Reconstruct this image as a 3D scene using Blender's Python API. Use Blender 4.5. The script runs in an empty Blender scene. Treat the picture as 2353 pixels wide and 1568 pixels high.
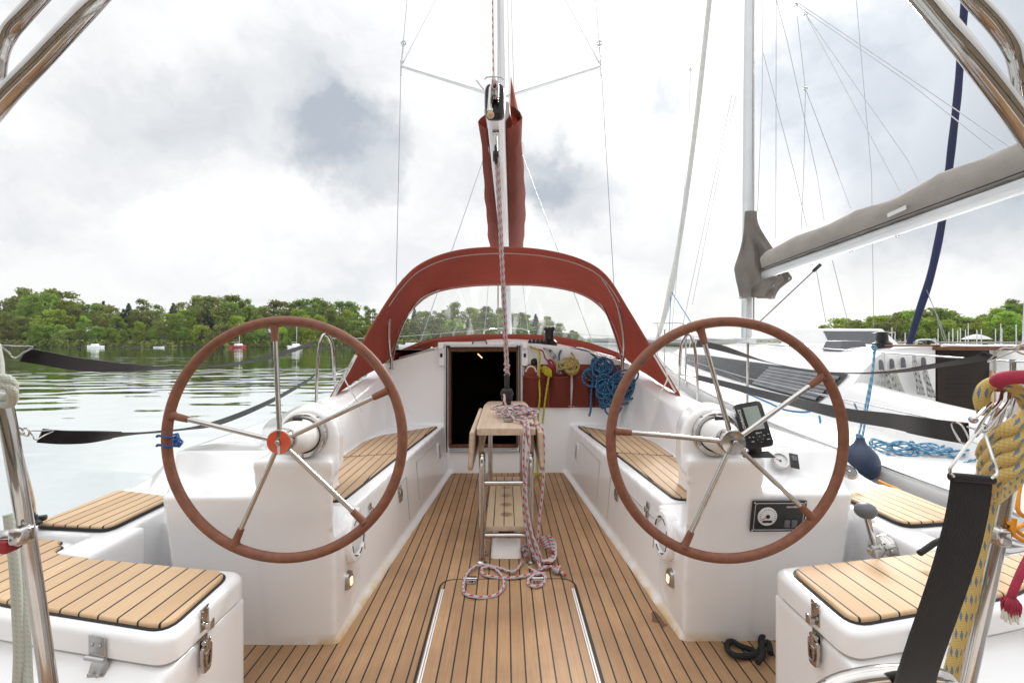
import bpy, bmesh, math, random
from mathutils import Vector, Matrix, noise
R = math.radians; PI = math.pi; PI2 = 2*math.pi
random.seed(7)
S = bpy.context.scene
COL = S.collection

# ------------------------------------------------------------------ camera, sky, sun, exposure
CZ = 1.2; F = 1080.0; CU = 1176.0; CV = 784.0          # photo grid 2352 x 1568 used for measuring
cam_d = bpy.data.cameras.new('camera'); cam = bpy.data.objects.new('camera', cam_d); COL.objects.link(cam)
cam.location = (0, 0, CZ); cam.rotation_euler = (R(90), 0, 0)
cam_d.sensor_width = 36; cam_d.lens = 36*F/2352.0
cam_d.clip_start = 0.05; cam_d.clip_end = 9000
S.camera = cam
S.render.resolution_x = 1024; S.render.resolution_y = 682
S.view_settings.view_transform = 'Standard'; S.view_settings.look = 'None'
S.view_settings.exposure = 0.40; S.view_settings.gamma = 1

SUN = Vector((0.53, 1.0, 0.587)).normalized()
sl = bpy.data.lights.new('sun', 'SUN'); sl.energy = 2.5; sl.angle = R(12); sl.color = (1, .96, .9)
so = bpy.data.objects.new('sun', sl); COL.objects.link(so)
so.rotation_euler = SUN.to_track_quat('Z', 'Y').to_euler(); so.location = (10, 20, 30)

wd = bpy.data.worlds.new("World"); S.world = wd; wd.use_nodes = True
def build_world():
    nt = wd.node_tree; N = nt.nodes; Lk = nt.links; N.clear()
    out = N.new('ShaderNodeOutputWorld')
    sky = N.new('ShaderNodeTexSky'); sky.sky_type = 'NISHITA'; sky.sun_disc = False
    sky.sun_elevation = math.asin(SUN.z); sky.sun_rotation = math.atan2(SUN.x, SUN.y)
    tc = N.new('ShaderNodeTexCoord')
    def mth(op, a, b=None, clamp=False):
        m = N.new('ShaderNodeMath'); m.operation = op; m.use_clamp = clamp
        for i, q in enumerate((a, b)):
            if q is None: continue
            if isinstance(q, (int, float)): m.inputs[i].default_value = q
            else: Lk.new(q, m.inputs[i])
        return m.outputs[0]
    wn = N.new('ShaderNodeTexNoise'); wn.inputs['Scale'].default_value = 3.6; wn.inputs['Detail'].default_value = 8; wn.inputs['Roughness'].default_value = .62
    Lk.new(tc.outputs['Generated'], wn.inputs['Vector'])
    sub = N.new('ShaderNodeVectorMath'); sub.operation = 'SUBTRACT'; Lk.new(wn.outputs['Color'], sub.inputs[0]); sub.inputs[1].default_value = (.5, .5, .5)
    scl = N.new('ShaderNodeVectorMath'); scl.operation = 'SCALE'; scl.inputs['Scale'].default_value = .34; Lk.new(sub.outputs[0], scl.inputs[0])
    add = N.new('ShaderNodeVectorMath'); add.operation = 'ADD'; Lk.new(tc.outputs['Generated'], add.inputs[0]); Lk.new(scl.outputs[0], add.inputs[1])
    nrm = N.new('ShaderNodeVectorMath'); nrm.operation = 'NORMALIZE'; Lk.new(add.outputs[0], nrm.inputs[0])
    mp = N.new('ShaderNodeMapping'); mp.inputs['Scale'].default_value = (1.0, 1.0, 2.2); Lk.new(add.outputs[0], mp.inputs['Vector'])
    n1 = N.new('ShaderNodeTexNoise'); n1.inputs['Scale'].default_value = 2.6; n1.inputs['Detail'].default_value = 9; n1.inputs['Roughness'].default_value = .58
    Lk.new(mp.outputs[0], n1.inputs['Vector'])
    # grey amount from noise
    g = N.new('ShaderNodeMapRange'); g.inputs['From Min'].default_value = .44; g.inputs['From Max'].default_value = .72
    g.inputs['To Max'].default_value = .44; Lk.new(n1.outputs[0], g.inputs['Value'])
    acc = g.outputs[0]
    blobs = [(805, 350, 5.5, .62), (735, 300, 4.5, .25), (770, 60, 9, .24), (1330, 450, 5.5, .42), (1250, 400, 4, .35), (2130, 150, 15, .55), (2230, 270, 12, .35),
             (1540, 160, 3, .4), (1510, 240, 3, .3), (1700, 300, 6, .25), (1480, 560, 7, .18), (2010, 610, 4, .18), (1660, 480, 6, .22), (1900, 250, 7, .25), (1420, 130, 5, .18), (2200, 640, 8, .15), (980, 560, 6, .12), (50, 560, 10, .12), (560, 230, 7, .15), (350, 260, 6, .1)]
    for (u, v, rad, amt) in blobs:
        d = Vector(((u-CU)/F, 1, (CV-v)/F)).normalized()
        dp = N.new('ShaderNodeVectorMath'); dp.operation = 'DOT_PRODUCT'; Lk.new(nrm.outputs[0], dp.inputs[0]); dp.inputs[1].default_value = d
        mr = N.new('ShaderNodeMapRange'); mr.interpolation_type = 'SMOOTHSTEP'
        mr.inputs['From Min'].default_value = math.cos(R(rad*1.25)); mr.inputs['From Max'].default_value = math.cos(R(rad*.45))
        mr.inputs['To Max'].default_value = amt; Lk.new(dp.outputs['Value'], mr.inputs['Value'])
        acc = mth('ADD', acc, mr.outputs[0])
    # glow around the veiled sun
    dp = N.new('ShaderNodeVectorMath'); dp.operation = 'DOT_PRODUCT'; Lk.new(tc.outputs['Generated'], dp.inputs[0]); dp.inputs[1].default_value = SUN
    gl = N.new('ShaderNodeMapRange'); gl.interpolation_type = 'SMOOTHSTEP'; gl.inputs['From Min'].default_value = math.cos(R(22)); gl.inputs['From Max'].default_value = 1
    Lk.new(dp.outputs['Value'], gl.inputs['Value'])
    acc = mth('SUBTRACT', acc, mth('MULTIPLY', gl.outputs[0], .18))
    acc = mth('ADD', acc, 0, True)
    mixc = N.new('ShaderNodeMix'); mixc.data_type = 'RGBA'
    Lk.new(acc, mixc.inputs['Factor'])
    mixc.inputs['A'].default_value = (.82, .82, .815, 1); mixc.inputs['B'].default_value = (.385, .425, .475, 1)
    b1 = N.new('ShaderNodeBackground'); b1.inputs['Strength'].default_value = .05; Lk.new(sky.outputs[0], b1.inputs['Color'])
    b2 = N.new('ShaderNodeBackground'); Lk.new(mixc.outputs['Result'], b2.inputs['Color'])
    spz = N.new('ShaderNodeSeparateXYZ'); Lk.new(tc.outputs['Generated'], spz.inputs[0])
    zen = N.new('ShaderNodeMapRange'); zen.interpolation_type = 'SMOOTHSTEP'; zen.inputs['From Min'].default_value = .45; zen.inputs['From Max'].default_value = 1.0; zen.inputs['To Min'].default_value = 1.0; zen.inputs['To Max'].default_value = 2.25
    Lk.new(spz.outputs[2], zen.inputs['Value'])
    Lk.new(mth('MULTIPLY', zen.outputs[0], mth('ADD', mth('MULTIPLY', gl.outputs[0], .34), 1.02)), b2.inputs['Strength'])
    ms = N.new('ShaderNodeMixShader'); ms.inputs[0].default_value = .93
    Lk.new(b1.outputs[0], ms.inputs[1]); Lk.new(b2.outputs[0], ms.inputs[2]); Lk.new(ms.outputs[0], out.inputs['Surface'])
build_world()

# ------------------------------------------------------------------ measuring helpers
WATER = -0.75
TH = 0.0137; YO = Vector((0.02, 0, 0))
YM = Matrix.Translation(YO) @ Matrix.Rotation(TH, 4, 'Z'); YMI = YM.inverted()
def W(u, v, Y): return Vector(((u-CU)/F*Y, Y, CZ-(v-CV)/F*Y))
def L(u, v, Y): return YMI @ W(u, v, Y)

# ------------------------------------------------------------------ materials
MAT = {}
def newmat(name):
    m = bpy.data.materials.new(name); m.use_nodes = True
    nt = m.node_tree; b = nt.nodes['Principled BSDF']; MAT[name] = m
    return m, nt, b
def nn(nt, t, **kw):
    n = nt.nodes.new(t)
    for k, v in kw.items():
        if k in n.inputs: n.inputs[k].default_value = v
        else: setattr(n, k, v)
    return n
def ramp(nt, fac, stops):
    r = nt.nodes.new('ShaderNodeValToRGB'); e = r.color_ramp.elements
    while len(e) < len(stops): e.new(.5)
    for i, (p, c) in enumerate(stops):
        e[i].position = p; e[i].color = (*c, 1) if len(c) == 3 else c
    nt.links.new(fac, r.inputs[0]); return r.outputs[0]
def M2(nt, op, a, b=None, clamp=False):
    m = nt.nodes.new('ShaderNodeMath'); m.operation = op; m.use_clamp = clamp
    for i, q in enumerate((a, b)):
        if q is None: continue
        if isinstance(q, (int, float)): m.inputs[i].default_value = q
        else: nt.links.new(q, m.inputs[i])
    return m.outputs[0]
def mixrgb(nt, fac, a, b, blend='MIX'):
    m = nt.nodes.new('ShaderNodeMix'); m.data_type = 'RGBA'; m.blend_type = blend
    for key, q in (('Factor', fac), ('A', a), ('B', b)):
        if isinstance(q, (int, float)): m.inputs[key].default_value = q
        elif isinstance(q, (tuple, list)): m.inputs[key].default_value = (*q, 1)
        else: nt.links.new(q, m.inputs[key])
    return m.outputs['Result']
def bump(nt, b, h, strength=.2, dist=.01):
    n = nt.nodes.new('ShaderNodeBump'); n.inputs['Strength'].default_value = strength; n.inputs['Distance'].default_value = dist
    nt.links.new(h, n.inputs['Height']); nt.links.new(n.outputs[0], b.inputs['Normal'])
def simple(name, col, rough=.5, metal=0, var=.06, scale=6, bmp=0, bscale=200, coat=0, spec=None):
    m, nt, b = newmat(name)
    tc = nn(nt, 'ShaderNodeTexCoord'); n = nn(nt, 'ShaderNodeTexNoise', Scale=scale, Detail=5)
    nt.links.new(tc.outputs['Object'], n.inputs['Vector'])
    c2 = tuple(max(0, c*(1-var*2.2)) for c in col)
    nt.links.new(ramp(nt, n.outputs[0], [(.3, c2), (.7, col)]), b.inputs['Base Color'])
    rr = nn(nt, 'ShaderNodeMapRange'); rr.inputs['To Min'].default_value = rough*.8; rr.inputs['To Max'].default_value = min(1, rough*1.25)
    nt.links.new(n.outputs[0], rr.inputs['Value']); nt.links.new(rr.outputs[0], b.inputs['Roughness'])
    b.inputs['Metallic'].default_value = metal
    if coat: b.inputs['Coat Weight'].default_value = coat
    if spec is not None: b.inputs['Specular IOR Level'].default_value = spec
    if bmp:
        n2 = nn(nt, 'ShaderNodeTexNoise', Scale=bscale, Detail=3); nt.links.new(tc.outputs['Object'], n2.inputs['Vector'])
        bump(nt, b, n2.outputs[0], bmp, .002)
    return m
def teak(name, base, dark, caulk=(.012, .012, .013), w=.053, line=.0060, wear=.5, off=.0, tone=.42, sym=False, spot=None):
    m, nt, b = newmat(name); lk = nt.links
    tc = nn(nt, 'ShaderNodeTexCoord'); sp = nn(nt, 'ShaderNodeSeparateXYZ'); lk.new(tc.outputs['Object'], sp.inputs[0])
    q = M2(nt, 'DIVIDE', M2(nt, 'ADD', M2(nt, 'ABSOLUTE', sp.outputs[0]) if sym else sp.outputs[0], 10*w+off), w)
    fr = M2(nt, 'FRACT', q); idx = M2(nt, 'FLOOR', q)
    # distance from seam
    d = M2(nt, 'MINIMUM', fr, M2(nt, 'SUBTRACT', 1, fr))
    seam = M2(nt, 'LESS_THAN', d, line/w/2)
    wn = nn(nt, 'ShaderNodeTexWhiteNoise', noise_dimensions='1D'); lk.new(idx, wn.inputs['W'])
    # grain
    cmb = nn(nt, 'ShaderNodeCombineXYZ'); lk.new(M2(nt, 'MULTIPLY', sp.outputs[0], 170), cmb.inputs[0]); lk.new(M2(nt, 'ADD', M2(nt, 'MULTIPLY', sp.outputs[1], 5), M2(nt, 'MULTIPLY', idx, 7.3)), cmb.inputs[1])
    gr = nn(nt, 'ShaderNodeTexNoise', Scale=1.0, Detail=6, Roughness=.65); lk.new(cmb.outputs[0], gr.inputs['Vector'])
    cmb2 = nn(nt, 'ShaderNodeCombineXYZ'); lk.new(M2(nt, 'MULTIPLY', sp.outputs[0], 40), cmb2.inputs[0]); lk.new(M2(nt, 'ADD', M2(nt, 'MULTIPLY', sp.outputs[1], 1.6), M2(nt, 'MULTIPLY', idx, 3.1)), cmb2.inputs[1])
    g2 = nn(nt, 'ShaderNodeTexNoise', Scale=1.0, Detail=3); lk.new(cmb2.outputs[0], g2.inputs['Vector'])
    st = nn(nt, 'ShaderNodeTexNoise', Scale=2.3, Detail=6, Roughness=.6); lk.new(tc.outputs['Object'], st.inputs['Vector'])
    c = ramp(nt, gr.outputs[0], [(.3, dark), (.62, base)])
    c = mixrgb(nt, M2(nt, 'MULTIPLY', g2.outputs[0], .55), c, tuple(min(1, x*1.18) for x in base))
    c = mixrgb(nt, M2(nt, 'MULTIPLY', wn.outputs[0], tone), c, dark)
    sm = ramp(nt, st.outputs[0], [(.42, (0, 0, 0)), (.68, (1, 1, 1))])
    c = mixrgb(nt, M2(nt, 'MULTIPLY', sm, wear), c, tuple(x*.55 for x in dark))
    if spot:
        vd = nn(nt, 'ShaderNodeVectorMath', operation='DISTANCE'); cs = nn(nt, 'ShaderNodeCombineXYZ'); lk.new(sp.outputs[0], cs.inputs[0]); lk.new(M2(nt, 'ADD', M2(nt, 'MULTIPLY', M2(nt, 'SUBTRACT', sp.outputs[1], spot[1]), .5), spot[1]), cs.inputs[1])
        lk.new(cs.outputs[0], vd.inputs[0]); vd.inputs[1].default_value = (spot[0], spot[1], 0); sn2 = nn(nt, 'ShaderNodeTexNoise', Scale=26, Detail=5); lk.new(tc.outputs['Object'], sn2.inputs['Vector'])
        sm2 = M2(nt, 'LESS_THAN', M2(nt, 'ADD', vd.outputs['Value'], M2(nt, 'MULTIPLY', M2(nt, 'SUBTRACT', sn2.outputs[0], .5), .09)), .022); c = mixrgb(nt, M2(nt, 'MULTIPLY', sm2, .8), c, (.10, .035, .02))
    c = mixrgb(nt, seam, c, caulk); lk.new(c, b.inputs['Base Color'])
    b.inputs['Roughness'].default_value = .62
    h = M2(nt, 'SUBTRACT', M2(nt, 'MULTIPLY', gr.outputs[0], .25), M2(nt, 'MULTIPLY', seam, .6)); bump(nt, b, h, .35, .002)
    return m
teak('teak_floor', (.45, .27, .142), (.285, .16, .078), wear=.5, tone=.6, spot=(.64, 2.02))
teak('teak_pad', (.68, .49, .30), (.51, .325, .18), wear=.05, off=.02, tone=.7, sym=True)
teak('teak_bench_shaded', (.53, .37, .23), (.38, .245, .14), wear=.3, off=.02, tone=.6, sym=True)  # darker copy of the pad teak; shade over the benches put into the colour
teak('teak_locker', (.68, .49, .30), (.51, .325, .18), wear=.05, off=.040, tone=.8, sym=True, w=.064)
teak('teak_shelf', (.66, .52, .36), (.56, .41, .26), wear=.02, w=.058, line=.005, off=.0285)
def plainwood(name, base, dark, sx=60, sy=3, rough=.5):
    m, nt, b = newmat(name); tc = nn(nt, 'ShaderNodeTexCoord'); mp = nn(nt, 'ShaderNodeMapping'); mp.inputs['Scale'].default_value = (sx, sy, sx)
    nt.links.new(tc.outputs['Object'], mp.inputs[0]); n = nn(nt, 'ShaderNodeTexNoise', Scale=1, Detail=6, Roughness=.6); nt.links.new(mp.outputs[0], n.inputs['Vector'])
    nt.links.new(ramp(nt, n.outputs[0], [(.3, dark), (.7, base)]), b.inputs['Base Color']); b.inputs['Roughness'].default_value = rough
    bump(nt, b, n.outputs[0], .15, .002)
plainwood('table_wood', (.57, .45, .345), (.42, .31, .225), 45, 3)
plainwood('dark_wood', (.20, .08, .038), (.10, .038, .018), 30, 30, .3)
plainwood('jetty_wood', (.22, .17, .12), (.09, .07, .05), 6, 60, .8)
# white moulded fibreglass with dirt of its own along the foot of the moulding
m, nt, b = newmat('gelcoat')
tc = nn(nt, 'ShaderNodeTexCoord'); sp = nn(nt, 'ShaderNodeSeparateXYZ'); nt.links.new(tc.outputs['Object'], sp.inputs[0])
n = nn(nt, 'ShaderNodeTexNoise', Scale=9, Detail=6); nt.links.new(tc.outputs['Object'], n.inputs['Vector'])
n3 = nn(nt, 'ShaderNodeTexNoise', Scale=1.7, Detail=4); nt.links.new(tc.outputs['Object'], n3.inputs['Vector'])
c = mixrgb(nt, M2(nt, 'MULTIPLY', n3.outputs[0], .5), (.87, .87, .88), (.82, .825, .84))
low = nn(nt, 'ShaderNodeMapRange'); low.inputs['From Min'].default_value = .05; low.inputs['From Max'].default_value = .005; nt.links.new(sp.outputs[2], low.inputs['Value'])
fw = nn(nt, 'ShaderNodeMapRange'); fw.inputs['From Min'].default_value = 3.3; fw.inputs['From Max'].default_value = 2.0; nt.links.new(sp.outputs[1], fw.inputs['Value'])
ax = M2(nt, 'ABSOLUTE', sp.outputs[0]); insr = nn(nt, 'ShaderNodeMapRange'); insr.inputs['From Min'].default_value = .98; insr.inputs['From Max'].default_value = .70; nt.links.new(ax, insr.inputs['Value']); ins = insr.outputs[0]
st = M2(nt, 'MULTIPLY', M2(nt, 'MULTIPLY', low.outputs[0], fw.outputs[0]), ins)
sn = nn(nt, 'ShaderNodeMapRange'); sn.inputs['From Min'].default_value = .3; sn.inputs['From Max'].default_value = .55; nt.links.new(n.outputs[0], sn.inputs['Value'])
c = mixrgb(nt, M2(nt, 'MULTIPLY', st, sn.outputs[0]), c, (.66, .47, .22)); nt.links.new(c, b.inputs['Base Color'])
rg = nn(nt, 'ShaderNodeMapRange'); rg.inputs['From Min'].default_value = .35; rg.inputs['From Max'].default_value = .65; rg.inputs['To Min'].default_value = .22; rg.inputs['To Max'].default_value = .27; nt.links.new(n.outputs[0], rg.inputs['Value']); nt.links.new(rg.outputs[0], b.inputs['Roughness'])
b.inputs['Coat Weight'].default_value = .5; b.inputs['Coat Roughness'].default_value = .08
simple('hull_white', (.86, .86, .86), .25, var=.03, scale=2, coat=.3)
simple('cream_deck', (.76, .755, .74), .45, var=.03, scale=3)
simple('steel', (.54, .52, .50), .11, 1, var=.08, scale=14)
simple('steel_dull', (.55, .54, .53), .3, 1, var=.1, scale=30)
simple('alloy', (.66, .67, .68), .42, .8, var=.05, scale=2)
simple('spar_white', (.72, .73, .75), .28, .2, var=.03, scale=2)
simple('black_rubber', (.014, .014, .015), .6, var=.2)
simple('black_plastic', (.018, .019, .021), .35, var=.2, scale=30)
simple('black_webbing', (.013, .012, .013), .85, var=.25, scale=60, bmp=.6, bscale=700, spec=.15)
simple('grey_webbing', (.13, .13, .14), .7, var=.2, scale=60, bmp=.5, bscale=700)
simple('grey_plastic', (.13, .135, .15), .45)
simple('leather', (.235, .088, .048), .58, var=.16, scale=40, bmp=.5, bscale=450)
simple('navy_cover', (.010, .014, .07), .75, var=.2, scale=3)
simple('fender_navy', (.03, .055, .12), .4, var=.2, scale=6)
simple('white_sail', (.62, .62, .60), .8, var=.06)
simple('grey_rubber', (.48, .475, .47), .55, var=.08, scale=3)
simple('dark_glass', (.085, .09, .095), .06, .0, var=.1, scale=2, coat=.6)
simple('reflection_grey', (.20, .21, .225), .35, var=.15, coat=.3)  # grey for the reflection drawn on the neighbouring window
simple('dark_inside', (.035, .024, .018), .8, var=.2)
simple('orange_reflection', (.75, .10, .03), .2, var=.15, coat=.6)  # orange standing in for a reflection on the left hub
simple('tan_ball', (.50, .36, .2), .5)
simple('lens_screen', (.33, .38, .36), .15, var=.12, scale=12)
simple('gauge_face', (.75, .76, .78), .35, var=.03)
simple('white_print', (.8, .8, .8), .5, var=.01)
simple('red_needle', (.6, .02, .02), .5)
simple('white_rope', (.66, .64, .58), .85, bmp=.5, bscale=300)
simple('yellow_rope', (.56, .48, .03), .8, bmp=.5, bscale=400, var=.2, scale=60)
simple('tan_rope', (.52, .40, .13), .85, bmp=.5, bscale=400, var=.2, scale=60)
simple('red_rope', (.42, .03, .07), .85, bmp=.5, bscale=400, var=.2, scale=60)
simple('blue_plain_rope', (.02, .20, .42), .8, bmp=.5, bscale=400)
simple('navy_cord', (.01, .07, .28), .6)
simple('black_rope', (.012, .012, .012), .9, bmp=.8, bscale=260)
simple('orange_rope', (.75, .30, .02), .8, bmp=.5, bscale=400)
simple('boat_red', (.30, .02, .02), .4)
simple('wire', (.42, .43, .46), .35, .6)
MAT['black_webbing'].node_tree.nodes['Principled BSDF'].inputs['Sheen Weight'].default_value = .28
MAT['black_webbing'].node_tree.nodes['Principled BSDF'].inputs['Sheen Roughness'].default_value = .45
def cloth(name, col, sc=500):
    m, nt, b = newmat(name); tc = nn(nt, 'ShaderNodeTexCoord')
    n = nn(nt, 'ShaderNodeTexNoise', Scale=2.2, Detail=6); nt.links.new(tc.outputs['Object'], n.inputs['Vector'])
    n2 = nn(nt, 'ShaderNodeTexNoise', Scale=sc, Detail=2); nt.links.new(tc.outputs['Object'], n2.inputs['Vector'])
    c = ramp(nt, n.outputs[0], [(.3, tuple(x*.82 for x in col)), (.7, col)])
    c = mixrgb(nt, M2(nt, 'MULTIPLY', n2.outputs[0], .25), c, tuple(x*.6 for x in col))
    nt.links.new(c, b.inputs['Base Color']); b.inputs['Roughness'].default_value = .85
    n3 = nn(nt, 'ShaderNodeTexNoise', Scale=5, Detail=3, Distortion=1.2); nt.links.new(tc.outputs['Object'], n3.inputs['Vector'])
    h = M2(nt, 'ADD', M2(nt, 'MULTIPLY', n2.outputs[0], .06), n3.outputs[0]); bump(nt, b, h, .6, .03)
    tr = nn(nt, 'ShaderNodeBsdfTranslucent'); nt.links.new(c, tr.inputs[0]); mx = nn(nt, 'ShaderNodeMixShader'); mx.inputs[0].default_value = .22
    nt.links.new(b.outputs[0], mx.inputs[1]); nt.links.new(tr.outputs[0], mx.inputs[2]); nt.links.new(mx.outputs[0], nt.nodes['Material Output'].inputs[0])
    return m
cloth('red_canvas', (.40, .098, .066)); cloth('grey_cover', (.40, .365, .335), 300)
def braid(name, base, fleck, per=.045, duty=.45, seg=2, spiral=1.0):
    m, nt, b = newmat(name); uv = nn(nt, 'ShaderNodeUVMap'); sp = nn(nt, 'ShaderNodeSeparateXYZ'); nt.links.new(uv.outputs[0], sp.inputs[0])
    a = M2(nt, 'MULTIPLY', sp.outputs[0], seg)
    ia = M2(nt, 'FLOOR', a)
    v = M2(nt, 'FRACT', M2(nt, 'ADD', M2(nt, 'DIVIDE', sp.outputs[1], per), M2(nt, 'ADD', M2(nt, 'MULTIPLY', ia, .5), M2(nt, 'MULTIPLY', a, spiral*.5))))
    k = M2(nt, 'MULTIPLY', M2(nt, 'LESS_THAN', v, duty), M2(nt, 'LESS_THAN', M2(nt, 'FRACT', a), .55))
    fin = M2(nt, 'SINE', M2(nt, 'MULTIPLY', sp.outputs[1], 1500)); fc = M2(nt, 'MULTIPLY', fin, M2(nt, 'SINE', M2(nt, 'MULTIPLY', sp.outputs[0], 50)))
    c = mixrgb(nt, k, base, fleck); c = mixrgb(nt, M2(nt, 'MULTIPLY', M2(nt, 'ADD', fc, 1), .14), c, (.05, .05, .05))
    nt.links.new(c, b.inputs['Base Color']); b.inputs['Roughness'].default_value = .85; bump(nt, b, fc, .4, .001)
braid('rope_red_grey', (.47, .45, .45), (.50, .03, .07), .042, .42, 3, .6)
braid('rope_red_white', (.62, .60, .58), (.55, .05, .06), .06, .5, 2, 1)
braid('rope_blue', (.008, .085, .22), (.16, .42, .60), .03, .35, 4, 2)
braid('rope_lightblue', (.06, .30, .52), (.55, .62, .66), .05, .5, 3, 1)
braid('rope_yellow_blue', (.60, .43, .14), (.15, .21, .26), .030, .36, 7, .9)
braid('rope_green_white', (.52, .52, .45), (.36, .46, .40), .012, .4, 7, 2)
braid('rope_black_white', (.50, .50, .48), (.05, .06, .06), .07, .4, 2, 1)
# clear vinyl window
m, nt, b = newmat('clear_vinyl'); nt.nodes.remove(b)
tr = nn(nt, 'ShaderNodeBsdfTransparent'); tr.inputs[0].default_value = (.86, .88, .87, 1)
gl = nn(nt, 'ShaderNodeBsdfGlossy'); gl.inputs['Roughness'].default_value = .08
df = nn(nt, 'ShaderNodeBsdfTranslucent'); df.inputs[0].default_value = (.8, .82, .82, 1)
tc = nn(nt, 'ShaderNodeTexCoord'); mp = nn(nt, 'ShaderNodeMapping'); mp.inputs['Scale'].default_value = (3.2, 1, .8); mp.inputs['Rotation'].default_value = (0, .4, 0); nt.links.new(tc.outputs['Object'], mp.inputs[0])
n = nn(nt, 'ShaderNodeTexNoise', Scale=1.6, Detail=4, Distortion=1.5); nt.links.new(mp.outputs[0], n.inputs['Vector'])
f = ramp(nt, n.outputs[0], [(.54, (.03, .03, .03)), (.66, (.26, .26, .26))])
a1 = nn(nt, 'ShaderNodeMixShader'); nt.links.new(f, a1.inputs[0]); nt.links.new(tr.outputs[0], a1.inputs[1]); nt.links.new(df.outputs[0], a1.inputs[2])
a2 = nn(nt, 'ShaderNodeMixShader'); a2.inputs[0].default_value = .06; nt.links.new(a1.outputs[0], a2.inputs[1]); nt.links.new(gl.outputs[0], a2.inputs[2])
nt.links.new(a2.outputs[0], nt.nodes['Material Output'].inputs[0])
# lamps and lit things
m, nt, b = newmat('lamp_glow'); b.inputs['Base Color'].default_value = (.9, .7, .5, 1); b.inputs['Emission Color'].default_value = (1, .62, .32, 1); b.inputs['Emission Strength'].default_value = 1.3
# water
WATER_Y0 = -946.25     # the sheet's origin offset is subtracted below
m, nt, b = newmat('water')
tc = nn(nt, 'ShaderNodeTexCoord'); mp = nn(nt, 'ShaderNodeMapping'); mp.inputs['Scale'].default_value = (.45, 1.0, 1); nt.links.new(tc.outputs['Object'], mp.inputs[0])
n1 = nn(nt, 'ShaderNodeTexNoise', Scale=1.0, Detail=1.0, Roughness=.3); nt.links.new(mp.outputs[0], n1.inputs['Vector'])
mp2 = nn(nt, 'ShaderNodeMapping'); mp2.inputs['Scale'].default_value = (.10, .33, 1); mp2.inputs['Rotation'].default_value = (0, 0, .2); nt.links.new(tc.outputs['Object'], mp2.inputs[0])
n2 = nn(nt, 'ShaderNodeTexNoise', Scale=1.0, Detail=1.5); nt.links.new(mp2.outputs[0], n2.inputs['Vector'])
mp3 = nn(nt, 'ShaderNodeMapping'); mp3.inputs['Scale'].default_value = (.012, .05, 1); nt.links.new(tc.outputs['Object'], mp3.inputs[0])
n3 = nn(nt, 'ShaderNodeTexNoise', Scale=1.0, Detail=3); nt.links.new(mp3.outputs[0], n3.inputs['Vector'])
calm = nn(nt, 'ShaderNodeMapRange'); calm.inputs['From Min'].default_value = .38; calm.inputs['From Max'].default_value = .6; calm.inputs['To Min'].default_value = .35; calm.inputs['To Max'].default_value = 1.5
nt.links.new(n3.outputs[0], calm.inputs['Value'])
spw = nn(nt, 'ShaderNodeSeparateXYZ'); nt.links.new(tc.outputs['Object'], spw.inputs[0])
sheltered = nn(nt, 'ShaderNodeMapRange'); sheltered.interpolation_type = 'SMOOTHSTEP'; sheltered.inputs['From Min'].default_value = WATER_Y0+6; sheltered.inputs['From Max'].default_value = WATER_Y0+17; sheltered.inputs['To Min'].default_value = .22; sheltered.inputs['To Max'].default_value = 1.0
nt.links.new(spw.outputs[1], sheltered.inputs['Value'])
h = M2(nt, 'MULTIPLY', M2(nt, 'MULTIPLY', M2(nt, 'ADD', n1.outputs[0], M2(nt, 'MULTIPLY', n2.outputs[0], .9)), calm.outputs[0]), sheltered.outputs[0])
bump(nt, b, h, 1.0, .05)
nt.nodes.remove(b); bp = [q for q in nt.nodes if q.type == 'BUMP'][0] if any(q.type == 'BUMP' for q in nt.nodes) else None
fr_ = nn(nt, 'ShaderNodeFresnel', IOR=1.4); nt.links.new(bp.outputs[0], fr_.inputs['Normal'])
dfw = nn(nt, 'ShaderNodeBsdfDiffuse'); dfw.inputs[0].default_value = (.035, .065, .045, 1); glw = nn(nt, 'ShaderNodeBsdfGlossy'); glw.inputs['Color'].default_value = (.93, .97, .96, 1); glw.inputs['Roughness'].default_value = .03
nt.links.new(bp.outputs[0], glw.inputs['Normal']); mxw = nn(nt, 'ShaderNodeMixShader'); nt.links.new(M2(nt, 'ADD', fr_.outputs[0], .14, True), mxw.inputs[0])
nt.links.new(dfw.outputs[0], mxw.inputs[1]); nt.links.new(glw.outputs[0], mxw.inputs[2]); nt.links.new(mxw.outputs[0], nt.nodes['Material Output'].inputs[0])
# foliage kinds
def foliage(name, c1, c2, tl=.35):
    m, nt, b = newmat(name); tc = nn(nt, 'ShaderNodeTexCoord'); oi = nn(nt, 'ShaderNodeObjectInfo')
    n = nn(nt, 'ShaderNodeTexNoise', Scale=.55, Detail=5, Roughness=.7); nt.links.new(tc.outputs['Object'], n.inputs['Vector'])
    c = ramp(nt, n.outputs[0], [(.32, c1), (.68, c2)])
    hs = nn(nt, 'ShaderNodeHueSaturation'); nt.links.new(c, hs.inputs['Color'])
    nt.links.new(M2(nt, 'ADD', M2(nt, 'MULTIPLY', oi.outputs['Random'], .05), .475), hs.inputs['Hue'])
    nt.links.new(M2(nt, 'ADD', M2(nt, 'MULTIPLY', oi.outputs['Random'], .6), .7), hs.inputs['Value'])
    nt.links.new(hs.outputs[0], b.inputs['Base Color']); b.inputs['Roughness'].default_value = .7; b.inputs['Specular IOR Level'].default_value = .2
    tr = nn(nt, 'ShaderNodeBsdfTranslucent'); nt.links.new(hs.outputs[0], tr.inputs[0]); mx = nn(nt, 'ShaderNodeMixShader'); mx.inputs[0].default_value = tl
    nt.links.new(b.outputs[0], mx.inputs[1]); nt.links.new(tr.outputs[0], mx.inputs[2]); nt.links.new(mx.outputs[0], nt.nodes['Material Output'].inputs[0])
foliage('leaf_bright', (.16, .25, .025), (.40, .50, .075))
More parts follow.
